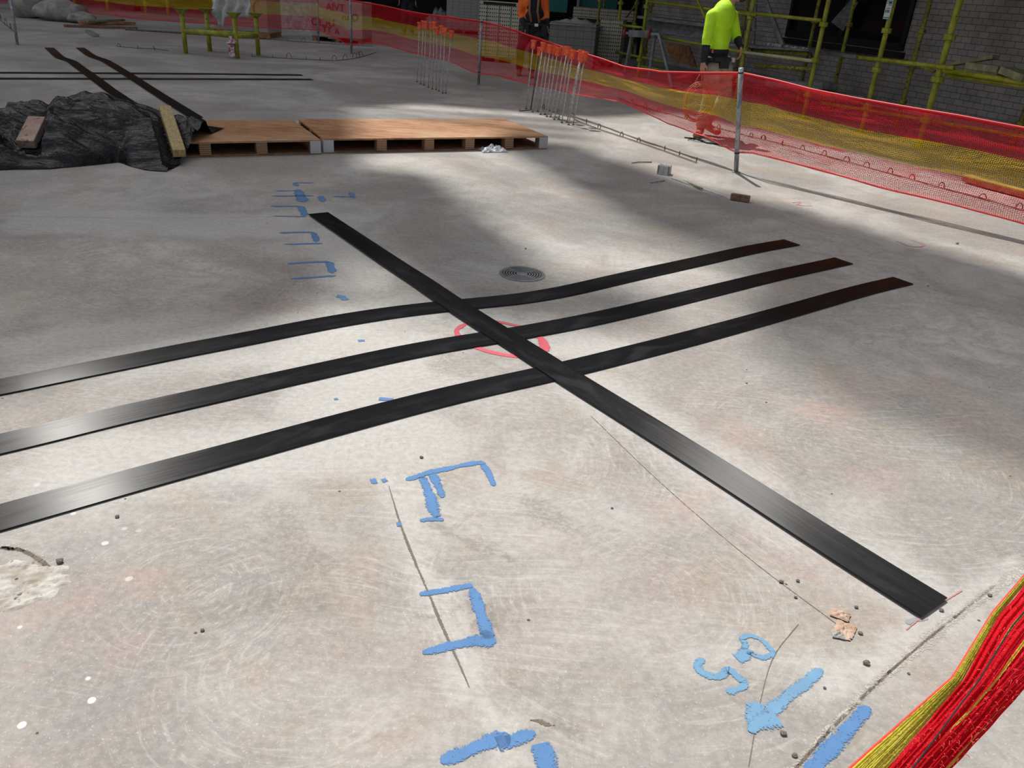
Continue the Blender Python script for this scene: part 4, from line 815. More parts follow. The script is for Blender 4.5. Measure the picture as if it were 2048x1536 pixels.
# ladder
def ladder():
    a, b_ = P(1529, -8, FO+.5), P(1566, 91, FO+.5); c, d = P(1512, -8, FO+.5), P(1506, 92, FO+.5); t = thing('step_ladder', (d.x, d.y, d.z), 'aluminium step ladder standing on the grey plank', 'ladder')
    for p, q in ((a, b_), (c, d)): mb = MB(); mb.beam(p, q, .07, .03, -WN); obj('stile', mb, M_al, t)
    for f in (.15, .42, .68): mb = MB(); mb.beam(a.lerp(b_, f), c.lerp(d, f), .06, .025); obj('tread', mb, M_al, t)
ladder()
# roller stand
def rollers():
    c0, c1 = P(1262, 67, FO-.2), P(1312, 69, FO-.2); t = thing('roller_stand', wp(c0.dot(WD), 0, FO-.2), 'grey steel stand with two red rubber rollers beside the left scaffold standard', 'stand')
    mb = MB(); mb.beam(c0+Vector((0, 0, .0)), c1, .12, .13, (0, 0, 1)); obj('beam', mb, M_al, t)
    for c in (c0, c1):
        mb = MB(); q = c-WN*.1+WD*.08; n = 18; ax = (-WN*.7+WD*.7).normalized(); e1 = Vector((0, 0, 1)); e2_ = ax.cross(e1)
        mb.tube([q+(e1*math.cos(2*math.pi*i/n)+e2_*math.sin(2*math.pi*i/n))*.075 for i in range(n+1)], .026, 8); obj('roller_ring', mb, M_ringo, t, smooth=True)
        mb = MB(); mb.tube([q, q-ax*.2], .032, 10); obj('axle', mb, M_galv, t)
    for (u0, v0, u1, v1) in ((1263, 72, 1252, 132), (1309, 74, 1300, 138), (1318, 72, 1336, 142)):
        p, q = P(u0, v0, FO-.2), P(u1, v1, FO-.2); q = p+(q-p)*(p.z/(p.z-q.z)); mb = MB(); mb.tube([p, q], .035, 10); obj('leg', mb, M_al, t)
rollers()
mb = MB(); a, b_ = P(1332, 84, FO+.6), P(1386, 128, FO+.6)
p0, p1, p2, p3 = P(1330, 82, RO-.2), P(1380, 92, RO-.2), P(1395, 135, RO-.2), P(1345, 120, RO-.2); mb.hexa([p0, p1, p2, p3]+[q-WN*.03 for q in (p0, p1, p2, p3)]); tag(obj('timber_sheet', mb, M_timb), 'dark brown timber sheet leaning behind the grey stand', 'board')
# cloth hanging in the window
p0, p1, p2 = P(1705, -5, OFF-.15), P(1662, 44, OFF-.15), P(1686, 62, OFF-.15); p3 = P(1715, 5, OFF-.15); mb = MB(); mb.hexa([p0, p1, p2, p3]+[q+WN*.02 for q in (p0, p1, p2, p3)]); tag(obj('grey_film', mb, M_plank), 'grey film hanging across the dark window', 'film')

# ------------------------------------------------------------------ stacks and materials in the background
def stack(name, u0, v0, u1, ub, vb, depth, m, label, cat, rz=-.18, pallet=True, hgt=None, group=None):
    b0 = g(ub, vb); s_ = b0.y; wd = abs(dp(u1, vb, b0.y).x-dp(u0, vb, b0.y).x); h = hgt or zat(b0.x, b0.y, v0); t = thing(name, b0, label, cat, group)
    c = b0+Vector((0, depth/2, 0)); z0 = .12 if pallet else .0
    mb = MB(); mb.box(c+Vector((0, 0, z0+(h-z0)/2)), (wd, depth, h-z0), rz); o = obj('load', mb, m, t)
    if pallet:
        mb = MB(); mb.box(c+Vector((0, 0, .11)), (wd, depth, .018), rz)
        for k_ in (-1, 0, 1): mb.box(c+Matrix.Rotation(rz, 3, 'Z') @ Vector((k_*(wd/2-.06), 0, .05)), (.1, depth, .1), rz)
        obj('pallet', mb, M_timb, t)
    return t, c, wd, h
t, c, wd, h = stack('brick_stack', 958, 5, 1038, 998, 125, .9, M_cored, 'strapped stack of white cored bricks behind the second post', 'brick stack', -.12)
for f in (-.3, 0, .3): mb = MB(); mb.box(c+Matrix.Rotation(-.12, 3, 'Z') @ Vector((f*wd, -.456, h/2)), (.015, .004, h-.1), -.12); tag(obj('strap', mb, MATS['teal_board'], t), 'green strap')
mb = MB(); mb.box(c+Matrix.Rotation(-.12, 3, 'Z') @ Vector((0, -.455, h-.03)), (wd*.8, .01, .05), -.12); obj('top_row', mb, M_gap, t)
stack('brick_stack', 893, -12, 965, 930, 68, 1.0, M_solid, 'tall stack of pale bricks left of the cored brick stack', 'brick stack', -.1)
mb = MB(); cc = g(878, 58); crumple(mb, (cc.x, cc.y+.3, .0), .5, .85, 8.1, el=1.3, rz=.2, sharp=5); 
for i in range(len(mb.v)): pass
tag(obj('plastic_film', mb, M_clear, smooth=True), 'crumpled grey plastic film heaped left of the pale brick stack', 'plastic film')
stack('block_cage', 1098, 47, 1190, 1145, 135, 1.0, M_grey, 'grey block stack wrapped in wire mesh behind the orange shirted worker', 'block stack', -.15, pallet=False)
mb = MB(); cc = g(1145, 135); zt = zat(cc.x, cc.y, 50); crumple(mb, (cc.x, cc.y+.45, zt-.02), .5, .14, 5.5, el=1.15, rz=-.15); tag(obj('dust_sheet', mb, M_sil, smooth=True), 'grey sheet draped on the wire wrapped block stack', 'sheet')
t, c, wd, h = stack('brick_stack', 1195, 40, 1240, 1220, 135, .8, M_cored, 'stack of cored bricks seen between the leftmost scaffold standards', 'brick stack', -.2)
bb = g(1200, 112); 
mb = MB(); q = Vector((bb.x, bb.y, 0)); zt = zat(q.x, q.y, 18); zl = zat(q.x, q.y, 40); mb.box((q.x, q.y+.3, (zt+zl)/2), (1.6, .5, zt-zl), -.12); o = obj('brick_row', mb, M_cored); tag(o, 'row of pale bricks on the bench behind the wire wrapped stack', 'bricks')
mb = MB(); mb.box((q.x, q.y+.3, zl/2-.005), (1.8, .6, zl-.01), -.12); tag(obj('site_bench', mb, M_shell), 'dark bench carrying a row of pale bricks', 'bench')
# teal hoarding
tb0 = g(1112, 100); mb = MB(); a_ = dp(1090, 33, tb0.y); b2 = dp(1134, 36, tb0.y)
mb.box(((a_.x+b2.x)/2, tb0.y+.6, 1.9), (b2.x-a_.x, .05, 1.9), -.08); mb2 = mb; tl = thing('teal_panel', ((a_.x+b2.x)/2, tb0.y+.6, 0), 'teal green panel standing behind the orange shirted worker', 'panel'); obj('board', mb, M_teal, tl)
mb = MB(); mb.box(((a_.x+b2.x)/2+1.15, tb0.y+.75, 1.95), (1.1, .05, 1.7), -.08); obj('board', mb, M_teal, tl)
mb = MB()
for x in (-.7, .6): mb.box(((a_.x+b2.x)/2+x, tb0.y+.66, .95), (.07, .05, 1.9), -.08)
obj('frame', mb, M_galv, tl)

def text(body, loc, size, rz, m, parent, flip=False, name='printed_word'):
    cu = bpy.data.curves.new(name, 'FONT'); cu.body = body; cu.size = size; cu.extrude = .002; cu.align_x = 'CENTER'
    tmp = bpy.data.objects.new(name, cu); COL.objects.link(tmp); dg = bpy.context.evaluated_depsgraph_get(); me = bpy.data.meshes.new_from_object(tmp.evaluated_get(dg)); COL.objects.unlink(tmp)
    R = Matrix.Rotation(rz, 3, 'Z') @ Matrix.Rotation(math.pi/2, 3, 'X') @ Matrix.Diagonal((-1 if flip else 1, 1, 1)); pw = WL[parent.name]
    for v_ in me.vertices: v_.co = R @ v_.co+Vector(loc)-pw
    me.materials.clear(); me.materials.append(m); o = bpy.data.objects.new(name, me); COL.objects.link(o); o.parent = parent; WL[o.name] = pw; return o
# wrapped pallet with printing
t, c, wd, h = stack('wrapped_pallet', 626, 2, 728, 677, 85, .95, M_box, 'white wrapped pallet with red mirrored printing beside the two middle posts', 'wrapped pallet', -.06)
R6 = Matrix.Rotation(-.06, 3, 'Z'); fc = lambda x, z: c+R6 @ Vector((x*wd, -.49, z*h))
text('AIVT', fc(-.02, .77), .22, -.06, M_redi, t); text('Qisn', fc(.27, .56), .22, -.06, M_ink, t, True); text('UCIO', fc(-.27, .38), .24, -.06, M_redi, t, True); text('A', fc(.0, .2), .2, -.06, M_redi, t, True); text('TT', fc(-.2, .22), .2, -.06, M_redi, t)
t, c, wd, h = stack('bulk_bag', 432, -12, 540, 486, 74, .95, M_box, 'white bulk bag on a timber pallet behind the trestle, with a red painted mark', 'bulk bag', -.05)
n = 20; mb = MB(); mb.tube([c+Vector((.32*wd+.11*math.cos(a), -.50, h*.70+.16*math.sin(a))) for a in [math.radians(70+220*i/n) for i in range(n+1)]], .02, 6); tag(obj('painted_mark', mb, M_redi, t), 'red curved mark')
mb = MB()
for i in range(5): mb.box(c+Vector((.05*wd, -.485, h*(.35+.1*i))), (.45, .01, .012), -.05)
obj('crease', mb, M_sil, t)
mb = MB(); mb.box(c+Vector((-.02, -.62, .09)), (wd*1.12, .03, .13), -.05); tag(obj('timber_bearer', mb, M_timb), 'orange brown board on edge in front of the bulk bag', 'board')
mb = MB(); q = g(560, 62); mb.box((q.x-.1, q.y+1.2, .55), (1.9, .9, 1.1), -.05); o = obj('film_wrapped_load', mb, M_clear); tag(o, 'grey film wrapped load between the bulk bag and the printed pallet', 'wrapped load')

# ------------------------------------------------------------------ trestle
def trestle():
    legs = [((372, 107), (364, 17)), ((420, 103), (412, 17)), ((475, 117), (470, 25)), ((517, 111), (512, 26))]
    t = thing('trestle', g(440, 110), 'yellow green steel trestle with four legs and flared heads', 'trestle'); tp = []
    for (b, q) in legs:
        b0 = g(*b); h = zat(b0.x, b0.y, q[1]); e = Vector((b0.x, b0.y, h)); tp.append(e); mb = MB(); mb.tube([b0, e-Vector((0, 0, .06))], .042, 12); obj('leg', mb, M_scaf, t, smooth=True)
        mb = MB(); c = e; mb.hexa([c+Vector((x*.035, y*.035, -.09)) for x, y in ((-1, -1), (1, -1), (1, 1), (-1, 1))]+[c+Vector((x*.11, y*.11, 0)) for x, y in ((-1, -1), (1, -1), (1, 1), (-1, 1))]); obj('head', mb, M_scafd, t)
    for i, j in ((0, 2), (1, 3)):
        if True: a = tp[i]-Vector((0, 0, .38 if i == 0 else .42)); b_ = tp[j]-Vector((0, 0, .38)); mb = MB(); mb.tube([a, b_], .05 if i == 0 else .04, 10); obj('cross_tube', mb, M_scaf, t, smooth=True)
    for i, j in ((0, 1), (2, 3)): a = tp[i]-Vector((0, 0, .4)); b_ = tp[j]-Vector((0, 0, .4)); mb = MB(); mb.tube([a, b_], .04, 10); obj('cross_tube', mb, M_scaf, t, smooth=True)
    c = tp[2]-Vector((.06, .06, .52)); mb = MB(); crumple(mb, c, .09, .12, 1.7, 10, 10); mb.hexa([c+Vector(p) for p in ((-.08, -.02, -.22), (.05, -.02, -.25), (.05, 0, -.25), (-.08, 0, -.22), (-.04, -.02, .12), (.02, -.02, .12), (.02, 0, .12), (-.04, 0, .12))])
    tag(obj('tape_knot', mb, M_tape), 'red and white tape knotted round a trestle leg', 'tape')
    return tp
tp = trestle()
# white sheet draped by the trestle heads
a = tp[1]; b_ = tp[3]; mb = MB(); ids = {}
for i in range(25):
    for j in range(15):
        f = i/24; p = dp(412+(490-412)*f, -22, a.y); drop = j/14*(.5+.17*(.05 < f < .28)); x = p.x; ids[i, j] = mb.vert((x+.02*math.sin(j), a.y+.25+.05*math.sin(f*20+j*.4), p.z-drop))
for i in range(24):
    for j in range(14): mb.face((ids[i, j], ids[i+1, j], ids[i+1, j+1], ids[i, j+1]))
o = obj('white_sheet', mb, M_white, smooth=True); so_ = o.modifiers.new('t', 'SOLIDIFY'); so_.thickness = .006; tag(o, 'white sheet draped behind the trestle heads', 'sheet')

# ------------------------------------------------------------------ left background
def boulder(u, v, r, label, m=M_boul, name='boulder', cat='rock', sq=.75, seed=0):
    c = g(u, v); mb = MB(); mb.ell((0, 0, 0), 1, 22, 14)
    for i, p in enumerate(mb.v): q = p*(1+.22*noise.noise(p*1.6+Vector((seed, 0, 0)))+.06*noise.noise(p*5)); mb.v[i] = Vector((q.x*r[0], q.y*r[1], max(-.85*r[2], q.z*r[2])))+Vector((c.x, c.y+r[1]*.6, r[2]*.85))
    return tag(obj(name, mb, m, smooth=True), label, cat)
boulder(48, 36, (.42, .4, .40), 'rounded pale boulder right of the lone left post', seed=1)
boulder(112, 43, (.62, .4, .27), 'low grey rubble heap right of the boulder', name='rubble_heap', seed=4, cat='rubble'); boulder(158, 47, (.35, .3, .14), 'small grey rubble heap at the end of the low heap', name='rubble_heap', seed=7, cat='rubble')
timber('timber_plank', g(160, 45, .05), g(268, 46, .05), .2, .05, M_timb, 'reddish timber plank on the slab below the net at the left')
timber('timber_plank', g(172, 43, .1), g(246, 40, .1), .12, .05, M_timg, 'green grey plank lying on the reddish one')
timber('timber_plank', g(127, 51, .03), g(275, 56, .03), .1, .05, M_base, 'long dark timber lying in front of the reddish plank')
timber('timber_offcut', g(176, 62, .03), g(192, 71, .03), .12, .05, M_al, 'small grey off-cut on the slab at the rear left')
for u0, off_y in ((8, 26.5), (52, 28.5)): pass
lsc = thing('scaffold', (-19, 27.2, 0), 'yellow scaffold standing far back behind the net at the left', 'scaffold')
for u, yy in ((150, 27.2), (215, 27.2), (290, 27.2), (335, 27.2), (-10, 27.2)):
    x = dp(u, 10, yy).x; mb = MB(); mb.tube([(x, yy, 0), (x, yy, 3)], .05, 8); obj('standard', mb, M_scaf, lsc)
for z in (1.0, 2.0): mb = MB(); mb.tube([(dp(-60, 10, 27.2).x, 27.15, z), (dp(360, 10, 27.2).x, 27.15, z)], .045, 8); obj('ledger', mb, M_scaf, lsc)

# ------------------------------------------------------------------ odds and ends on the slab
def small(name, u, v, fn, label, cat): mb = MB(); c = g(u, v); fn(mb, c); return tag(obj(name, mb, M_stone), label, cat)
def brick_half():
    c = g(1329, 350); t = thing('cored_brick', c, 'broken pale cored brick on the slab left of the front post', 'brick'); rz = -.35; bx, by, bz = .12, .1, .085
    mb = MB(); R = Matrix.Rotation(rz, 3, 'Z'); c = c+Vector((0, .05, 0))
    for x, sx in ((-.052, .016), (-.0, .014), (.052, .016)): mb.box(c+R @ Vector((x, 0, bz/2)), (sx, by, bz), rz)
    for y in (-.043, 0, .043): mb.box(c+R @ Vector((0, y, bz/2)), (bx*.99, .014, bz), rz)
    obj('brick_body', mb, M_white, t); mb = MB(); mb.box(c+Vector((0, 0, bz/2-.012)), (bx*.9, by*.9, bz-.03), rz); obj('core', mb, M_timr, t)
brick_half()
a = k4((945, 800)); b_ = k4((1550, 1012)); P1 = g(*a, .006); P2 = g(*b_, .006)
mb = MB(); mb.beam(P1, P2, .03, .012); tag(obj('timber_batten', mb, M_white), 'thin pale batten lying from the broken brick towards the brown block', 'batten')
mb = MB(); mb.beam(g(*k4((1060, 828)), .007), g(*k4((1250, 905)), .02), .02, .008); tag(obj('timber_sliver', mb, M_timg), 'short pale sliver lying on the batten', 'batten')
mb = MB(); mb.beam(g(*k4((1548, 985)), .03), g(*k4((1735, 1015)), .03), .06, .05); tag(obj('timber_offcut', mb, M_rust), 'dark brown off-cut at the end of the thin batten', 'timber')
timber('timber_length', g(*k8((1640, 640)), .05)+Vector((0, .05, 0)), g(*k8((2200, 790)), .05)+Vector((0, .05, 0)), .09, .07, M_timb, 'orange brown timber length behind the net at the right edge')
mb = MB(); mb.tube([g(*k4((530, 645)), .004), g(*k4((600, 635)), .012), g(*k4((735, 635)), .006)], .006, 5); tag(obj('bent_wire', mb, M_galv), 'thin grey wire scrap left of the broken brick', 'wire')
mb = MB(); mb.tube([g(*k4((720, 848)), .004), g(*k4((780, 838)), .012), g(*k4((868, 825)), .006)], .005, 5); tag(obj('bent_wire', mb, M_galv), 'thin grey wire scrap in front of the broken brick', 'wire')
mb = MB(); mb.tube([g(*k4((1070, 385)), .006), g(*k4((1200, 400)), .01), g(*k4((1300, 440)), .008), g(*k4((1430, 455)), .006)], .012, 6); tag(obj('cable_end', mb, M_belt), 'dark cable lying in the sun under the net in front of the worker', 'cable')
c = g(1688, 1262); mb = MB(); crumple(mb, c, .028, .012, 2.2, 20, 20, 1.3, 1.0, 5); pp = obj('crumpled_paper', mb, M_paper, smooth=False); tag(pp, 'crumpled brown paper scrap near the end of the diagonal strip', 'paper')
mb = MB(); crumple(mb, g(1680, 1232)+Vector((0, 0, .001)), .02, .012, 4.4, 14, 14, 1.4, -.5, 4); obj('torn_flap', mb, M_paper, pp)
mb = MB(); crumple(mb, g(1676, 1272)+Vector((0, 0, .001)), .015, .010, 6.4, 12, 12, 1.3, -.2, 4); obj('grey_flap', mb, M_sil, pp)
# pebbles
peb = [(235, 1035, .012, 'grey pebble below the nearest black strip at the left'), (405, 1262, .010, 'dark pebble on the lower left of the slab'), (843, 916, .012, 'grey pebble above the blue painted bracket'), (1224, 1017, .008, 'dark pebble between the painted bracket and the diagonal strip'),
       (1493, 767, .009, 'reddish pebble right of the crossing strips'), (1532, 805, .008, 'grey pebble lower right of the reddish pebble'), (1732, 1328, .016, 'brown pebble in the rough joint at the lower right'), (1712, 1216, .010, 'grey pebble above the crumpled paper'), (1720, 1268, .012, 'grey chip right of the crumpled paper'),
       (1562, 1165, .012, 'grey chip left of the diagonal strip end'), (1595, 1163, .010, 'round grey pebble beside a chip left of the strip end'), (1591, 1196, .009, 'small pebble on the thin saw cut'), (1649, 1377, .007, 'small pebble by the blue arrow'), (1817, 1348, .007, 'small dark pebble left of the near net'), (1566, 1469, .014, 'brown stone beside the rough joint near the bottom'), (1589, 1512, .011, 'pale stone at the bottom of the rough joint'),
       (1051, 498, .012, 'small dark pebble beyond the drain'), (1856, 573, .012, 'dark chip beyond the end of the nearest long strip'), (1914, 488, .022, 'rusty stone at the shaded right of the slab'), (1493, 739, .007, 'white chip right of the crossing strips'), (120, 1125, .018, 'grey chip at the end of the broken groove at the left'), (1882, 1222, .012, 'dark twig-like chip at the end of the diagonal strip'), (1979, 1192, .012, 'dark chip near the upper end of the near net')]
for i, (u, v, r, lb) in enumerate(peb):
    c = g(u, v); mb = MB(); mb.ell((0, 0, 0), 1, 9, 6)
    for j, p in enumerate(mb.v): q = p*(1+.45*noise.noise(p*1.5+Vector((i*3.1, 0, 0)))); mb.v[j] = Vector((q.x*r*.62, q.y*r*.5, q.z*r*.32))+Vector((c.x, c.y, r*.5))
    z0 = min(p.z for p in mb.v); 
    for j in range(len(mb.v)): mb.v[j].z -= z0-.0005
    tag(obj('pebble', mb, M_white if 'white' in lb else (M_timr if 'rust' in lb or 'redd' in lb else M_stone), smooth=False), lb, 'pebble', 'loose stones on the slab')

# ------------------------------------------------------------------ people
def person(name, J, label, shirt, sleeve, trousers, skinm, scale=1.0, hood=None):
    """J: joints in world space. Body, shirt, trousers and boots are each one continuous surface."""
    t = thing(name, J['root'], label, 'person'); s = scale; V = Vector
    fwd = J['fwd']; side = V((fwd.y, -fwd.x, 0))
    def hand(mb, wrist, dirn, palm, thumb, curl=.6):
        dirn = dirn.normalized(); palm = palm.normalized(); x = dirn.cross(palm).normalized(); k_ = wrist+dirn*.085
        for q in (-.028, -.01, .01, .028): mb.cap(wrist+x*q*.5, k_+x*q, .018, .0135, 8)
        for q, L in ((-.033, .068), (-.011, .08), (.011, .075), (.033, .058)):
            a = k_+x*q; d1 = (dirn+palm*curl*.5).normalized(); b1 = a+d1*L*.45; d2 = (dirn+palm*curl*1.4).normalized(); b2_ = b1+d2*L*.33; d3 = (dirn*.5+palm*curl*1.8).normalized(); b3 = b2_+d3*L*.28
            mb.cap(a, b1, .0105, .0095, 7); mb.cap(b1, b2_, .0095, .0085, 7); mb.cap(b2_, b3, .0085, .007, 7)
        a = wrist+dirn*.03+x*thumb*.03; b1 = a+(x*thumb*.7+dirn*.8+palm*.3).normalized()*.045; mb.cap(a, b1, .013, .011, 7); mb.cap(b1, b1+(dirn+palm*.5).normalized()*.032, .011, .0085, 7)
    mb = MB(); nk, hd = J['neck'], J['head']
    up = (hd-nk).normalized()
    mb.cap(nk-V((0, 0, .06)), nk+up*.08, .062*s, .056*s); mb.ell(hd, (.078, .092, .112), 20, 14, Matrix.Rotation(math.atan2(-fwd.x, fwd.y), 3, 'Z')); mb.ell(hd+fwd*.03-V((0, 0, .06)), (.058, .062, .06), 14, 10)
    mb.ell(hd+fwd*.098-V((0, 0, .018)), (.014, .018, .022), 8, 6); mb.ell(hd+fwd*.085-V((0, 0, .062)), (.022, .014, .010), 8, 6)
    for q in (-1, 1): mb.ell(hd+side*q*.08-V((0, 0, .01)), (.012, .02, .032), 8, 6); mb.ell(hd+fwd*.082+side*q*.03+V((0, 0, .022)), (.02, .012, .008), 8, 6)
    mb.cap(J['chest'], J['pelvis'], .105*s, .10*s)
    mb.cap(J['chest']+V((0, 0, .1)), nk-V((0, 0, .02)), .09*s, .06*s)
    for q in 'lr':
        mb.cap(J['chest']+V((0, 0, .12)), J['sho_'+q], .07*s, .055*s); mb.cap(J['sho_'+q], J['elb_'+q], .048*s, .038*s); mb.cap(J['elb_'+q], J['wri_'+q], .036*s, .026*s); mb.cap(J['pelvis'], J['hip_'+q], .1*s, .085*s); mb.cap(J['hip_'+q], J['kne_'+q], .08*s, .055*s); mb.cap(J['kne_'+q], J['ank_'+q], .052*s, .038*s)
        hand(mb, J['wri_'+q], J['hd_'+q], J.get('pm_'+q, -side if q == 'l' else side), J.get('th_'+q, 1), J.get('cu_'+q, .6))
    o = remesh(obj('body', mb, skinm, t), .0075, 3)
    mb = MB()
    for q in (-1, 1): mb.ell(hd+fwd*.0835+side*q*.031+V((0, 0, .008)), (.012, .008, .007), 8, 6)
    obj('eyes', mb, M_belt, t)
    mb = MB(); mb.ell(hd-fwd*.012+V((0, 0, .035)), (.084, .098, .092), 18, 12, Matrix.Rotation(math.atan2(-fwd.x, fwd.y), 3, 'Z')); obj('hair', mb, M_hair, t, smooth=True)
    mb = MB(); mb.ell(hd+fwd*.055-V((0, 0, .082)), (.052, .055, .04), 14, 8, Matrix.Rotation(math.atan2(-fwd.x, fwd.y), 3, 'Z')); obj('beard', mb, M_hair, t, smooth=True)
    # shirt
    mb = MB(); c, p = J['chest'], J['pelvis']; hem = J['hem']
    yaw = Matrix.Rotation(math.atan2(-fwd.x, fwd.y), 3, 'Z')
    mb.ell(c+V((0, 0, .05)), (.215*s, .145*s, .2*s), 20, 12, yaw); mb.ell(c.lerp(hem, .5), (.19*s, .14*s, .2*s), 20, 12, yaw); mb.ell(hem+V((0, 0, .05)), (.19*s, .14*s, .11*s), 20, 12, yaw); mb.cap(c+V((0, 0, .14)), nk, .1*s, .066*s)
    for q in 'lr':
        mb.cap(c+V((0, 0, .13)), J['sho_'+q], .085*s, .075*s); mb.cap(J['sho_'+q], J['elb_'+q], .072*s, .06*s); e = J['elb_'+q].lerp(J['wri_'+q], J.get('slv', .2)); mb.cap(J['elb_'+q], e, .06*s, .053*s)
    remesh(obj('shirt', mb, shirt, t), .012, 3)
    mb = MB()
    for q in 'lr':
        a = J['elb_'+q].lerp(J['wri_'+q], J.get('slv', .2)); b2_ = J['elb_'+q].lerp(J['wri_'+q], .93); mb.cap(a, b2_, .056*s, .043*s)
    mb.ell(hem+V((0, 0, .0)), (.196*s, .15*s, .075*s), 20, 10, yaw); mb.ell(p.lerp(hem, .35), (.198*s, .155*s, .085*s), 20, 10, yaw); remesh(obj('navy_panel', mb, sleeve, t), .012, 2)
    mb = MB(); n = 20; mb.tube([nk+V((0, 0, .0))+yaw @ V((math.cos(a)*.072, math.sin(a)*.068-.0, .012*math.sin(a))) for a in [2*math.pi*i/n for i in range(n+1)]], .014, 8); obj('collar', mb, sleeve, t, smooth=True)
    # trousers
    mb = MB(); mb.ell(p, (.18*s, .14*s, .13*s), 20, 12, yaw)
    for q in 'lr': mb.cap(J['hip_'+q], J['kne_'+q], .115*s, .085*s); mb.cap(J['kne_'+q], J['ank_'+q]+V((0, 0, .04)), .085*s, .07*s); mb.cap(p, J['hip_'+q], .13*s, .115*s)
    remesh(obj('trousers', mb, trousers, t), .012, 3)
    for q in 'lr':
        a = J['ank_'+q]; f = J['toe_'+q]; mb = MB(); mb.cap(a+V((0, 0, .05)), a-V((0, 0, .02)), .058, .052); d = V((f.x-a.x, f.y-a.y, 0)).normalized(); heel = V((a.x, a.y, max(.045, a.z-.05)))-d*.03
        mb.cap(heel, V((f.x, f.y, f.z+.04)), .045, .042); mb.ell(V((f.x, f.y, f.z+.04)), (.05, .05, .042), 12, 8); remesh(obj('boot', mb, M_boot, t), .01, 2)
    mb = MB(); mb.tube([p+V((0, 0, .06))+yaw @ V((math.cos(a)*.205*s, math.sin(a)*.165*s, 0)) for a in [2*math.pi*i/24 for i in range(25)]], .028, 8); obj('tool_belt', mb, M_belt, t, smooth=True)
    mb = MB(); bc = p+V((0, 0, .06))+J.get('bdir', fwd)*.19; mb.box(bc, (.07, .07, .05), math.atan2(fwd.y, fwd.x)); obj('buckle', mb, M_steel, t)
    return t
def man_a():
    Y = 10.8; D = lambda px, dy=0: dp(*k5(px), Y+dy); J = {}
    J['root'] = g(1410, 268); J['fwd'] = Vector((.93, -.36, 0)).normalized(); J['neck'] = D((1100, 78)); J['head'] = J['neck']+Vector((.09, -.02, .19))
    J['chest'] = D((1050, 220)); J['hem'] = D((990, 520)); J['pelvis'] = D((985, 650)); J['sho_r'] = D((940, 165), -.12); J['sho_l'] = D((1150, 165), .14)
    J['elb_r'] = D((890, 400), -.2); J['wri_r'] = D((855, 630), -.22); J['elb_l'] = D((1195, 380), .12); J['wri_l'] = D((1240, 480), -.02)
    J['hd_r'] = Vector((.0, -.05, -1)); J['hd_l'] = Vector((.1, -.1, -1)); J['pm_r'] = Vector((.8, .5, 0)); J['pm_l'] = Vector((-.8, .2, 0)); J['cu_r'] = 1.2; J['cu_l'] = .7
    J['hip_r'] = D((950, 720), -.1); J['hip_l'] = D((1060, 715), .1); J['kne_r'] = D((915, 1000), -.12); J['kne_l'] = D((1075, 990), .1)
    J['ank_r'] = D((830, 1290), -.12); J['ank_l'] = D((905, 1240), .05); J['toe_r'] = J['ank_r']*1; J['toe_r'] += Vector((-.08, -.22, 0)); J['toe_r'].z = .0; J['toe_l'] = J['ank_l']+Vector((.1, -.16, 0)); J['toe_l'].z = .03
    J['ank_r'].z = .11; J['ank_l'].z = .16; J['slv'] = .3
    t = person('person', J, 'person in a lime yellow shirt and khaki trousers walking behind the net', M_hiv, M_navy, M_khaki, M_skin)
    mb = MB(); p = J['pelvis']
    mb.box(p+Vector((.06, -.17, .02)), (.12, .05, .12), .2); mb.box(p+Vector((-.17, -.1, -.02)), (.07, .1, .18), .2); obj('tool_pouch', mb, M_belt, t)
    mb = MB(); mb.box(J['hem']+Vector((-.05, -.165, .0)), (.09, .02, .035), 0); tag(obj('hook', mb, M_cap, t), 'orange hook')
    w_ = J['wri_r']+J['hd_r']*.1+Vector((-.0, 0, 0)); cc = w_+Vector((-.0, -.03, -.36)); mb = MB(); rnd = random.Random(3)
    for k_ in range(9):
        r = .16+rnd.uniform(-.03, .03); ph = rnd.uniform(-.5, .5); o_ = Vector((rnd.uniform(-.02, .02), rnd.uniform(-.05, .05), rnd.uniform(-.03, .03)))
        mb.tube([cc+o_+Vector((math.cos(a)*r*math.cos(ph), math.cos(a)*r*math.sin(ph), math.sin(a)*r*1.2)) for a in [2*math.pi*i/24 for i in range(25)]], .006, 5)
    mb.tube([w_, cc+Vector((.02, 0, .18))], .006, 5); mb.tube([w_, cc+Vector((-.1, 0, .14))], .006, 5); tag(obj('cable_coil', mb, M_wire, smooth=True), 'loose coil of copper coloured cable carried by the worker in yellow', 'coil')
man_a()
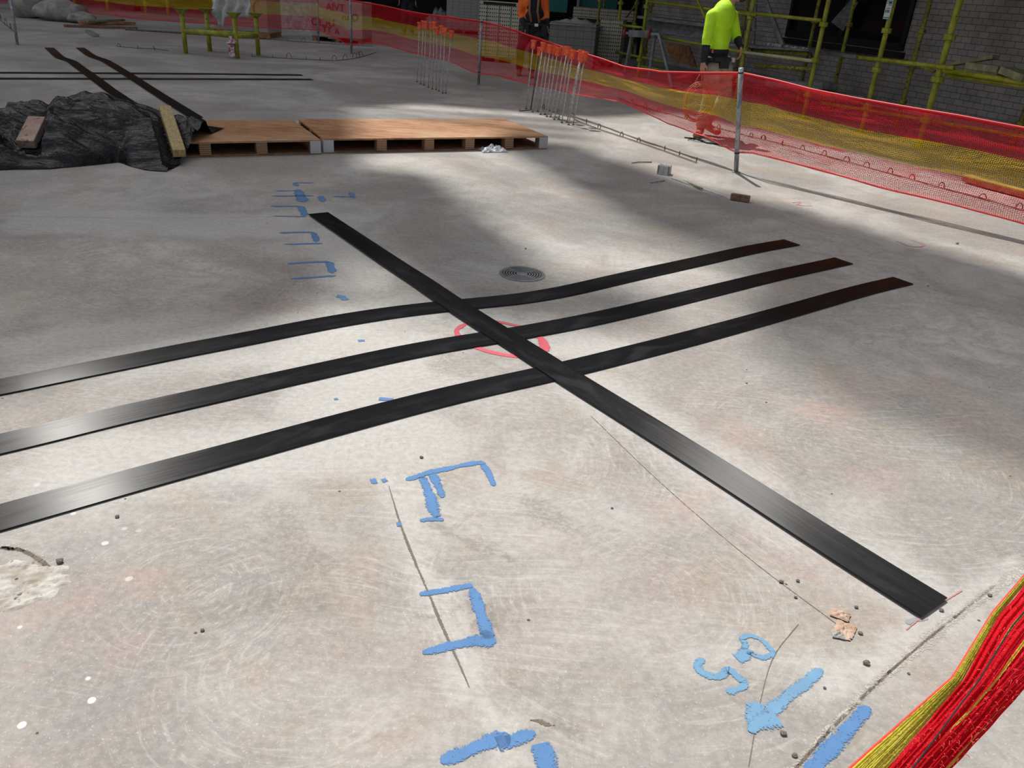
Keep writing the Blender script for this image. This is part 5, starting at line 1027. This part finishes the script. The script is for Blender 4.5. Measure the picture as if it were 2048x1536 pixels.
def man_b():
    b0 = g(1050, 152); Y = b0.y; k = lambda px: (1020+px[0]/6.982, px[1]/6.982); D = lambda px, dy=0: dp(*k(px), Y+dy); J = {}
    J['root'] = Vector((b0.x, b0.y, 0)); J['fwd'] = Vector((.1, -1, 0)).normalized(); J['chest'] = D((335, 70)); J['neck'] = J['chest']+Vector((.0, 0, .27)); J['head'] = J['neck']+Vector((0, -.03, .18)); J['hem'] = D((345, 290)); J['pelvis'] = D((350, 390))
    J['sho_r'] = D((170, -30)); J['sho_l'] = D((490, -30)); J['elb_r'] = D((150, 190)); J['wri_r'] = D((200, 360), -.1); J['elb_l'] = D((510, 200)); J['wri_l'] = D((520, 360), -.05)
    J['hd_r'] = Vector((.25, -.2, -1)); J['hd_l'] = Vector((.15, -.1, -1)); J['hip_r'] = J['pelvis']+Vector((-.1, 0, -.08)); J['hip_l'] = J['pelvis']+Vector((.1, 0, -.08)); J['slv'] = .45
    for q, x, y in (('r', -.12, .1), ('l', .12, -.15)):
        J['kne_'+q] = Vector((b0.x+x, b0.y+y*.6, .5)); J['ank_'+q] = Vector((b0.x+x, b0.y+y, .11)); J['toe_'+q] = Vector((b0.x+x, b0.y+y-.2, .0))
    t = person('person', J, 'person in an orange and navy shirt with leather braces standing behind the net', M_hio, M_navy, M_navy, M_skin)
    c = J['chest']; mb = MB(); mb.ell(c+Vector((0, .0, .03)), (.175, .165, .24), 18, 12); mb.ell(c.lerp(J['hem'], .6), (.19, .16, .2), 18, 12); remesh(obj('vest_panel', mb, M_navy, t), .012, 2)
    for x in (-.075, .075): mb = MB(); mb.tube([c+Vector((x*1.2, -.06, .26)), c+Vector((x*1.1, -.17, .12)), c+Vector((x, -.18, -.1)), J['pelvis']+Vector((x, -.18, .1))], .022, 8); obj('brace', mb, M_leath, t, smooth=True)
    mb = MB(); mb.box(J['pelvis']+Vector((-.17, -.08, -.03)), (.1, .14, .2), 0); mb.box(J['pelvis']+Vector((.17, -.08, -.03)), (.1, .14, .2), 0); obj('tool_pouch', mb, M_belt, t)
man_b()
def man_c():
    b0 = g(806, 70); Y = b0.y; J = {}; V = Vector; J['root'] = V((b0.x, Y, 0)); J['fwd'] = V((0, -1, 0)); b = V((b0.x+.15, Y, 0))
    zz = dp(815, 8, Y).z
    J['pelvis'] = b+V((0, 0, .95)); J['hem'] = b+V((0, 0, 1.05)); J['chest'] = b+V((0, 0, 1.28)); J['neck'] = b+V((0, 0, 1.5)); J['head'] = b+V((0, -.02, 1.66))
    for q, s_ in (('r', -1), ('l', 1)):
        J['sho_'+q] = b+V((s_*.19, 0, 1.42)); J['elb_'+q] = b+V((s_*.25, 0, 1.15)); J['wri_'+q] = b+V((s_*.24, -.12, .93)); J['hd_'+q] = V((0, -.2, -1)); J['hip_'+q] = b+V((s_*.1, 0, .87)); J['kne_'+q] = b+V((s_*.11, 0, .48)); J['ank_'+q] = b+V((s_*.12, 0, .1)); J['toe_'+q] = b+V((s_*.13, -.18, 0))
    person('person', J, 'person in a yellow shirt standing in the dark beyond the farther capped bars', M_hiv, M_navy, M_navy, M_skin)
man_c()
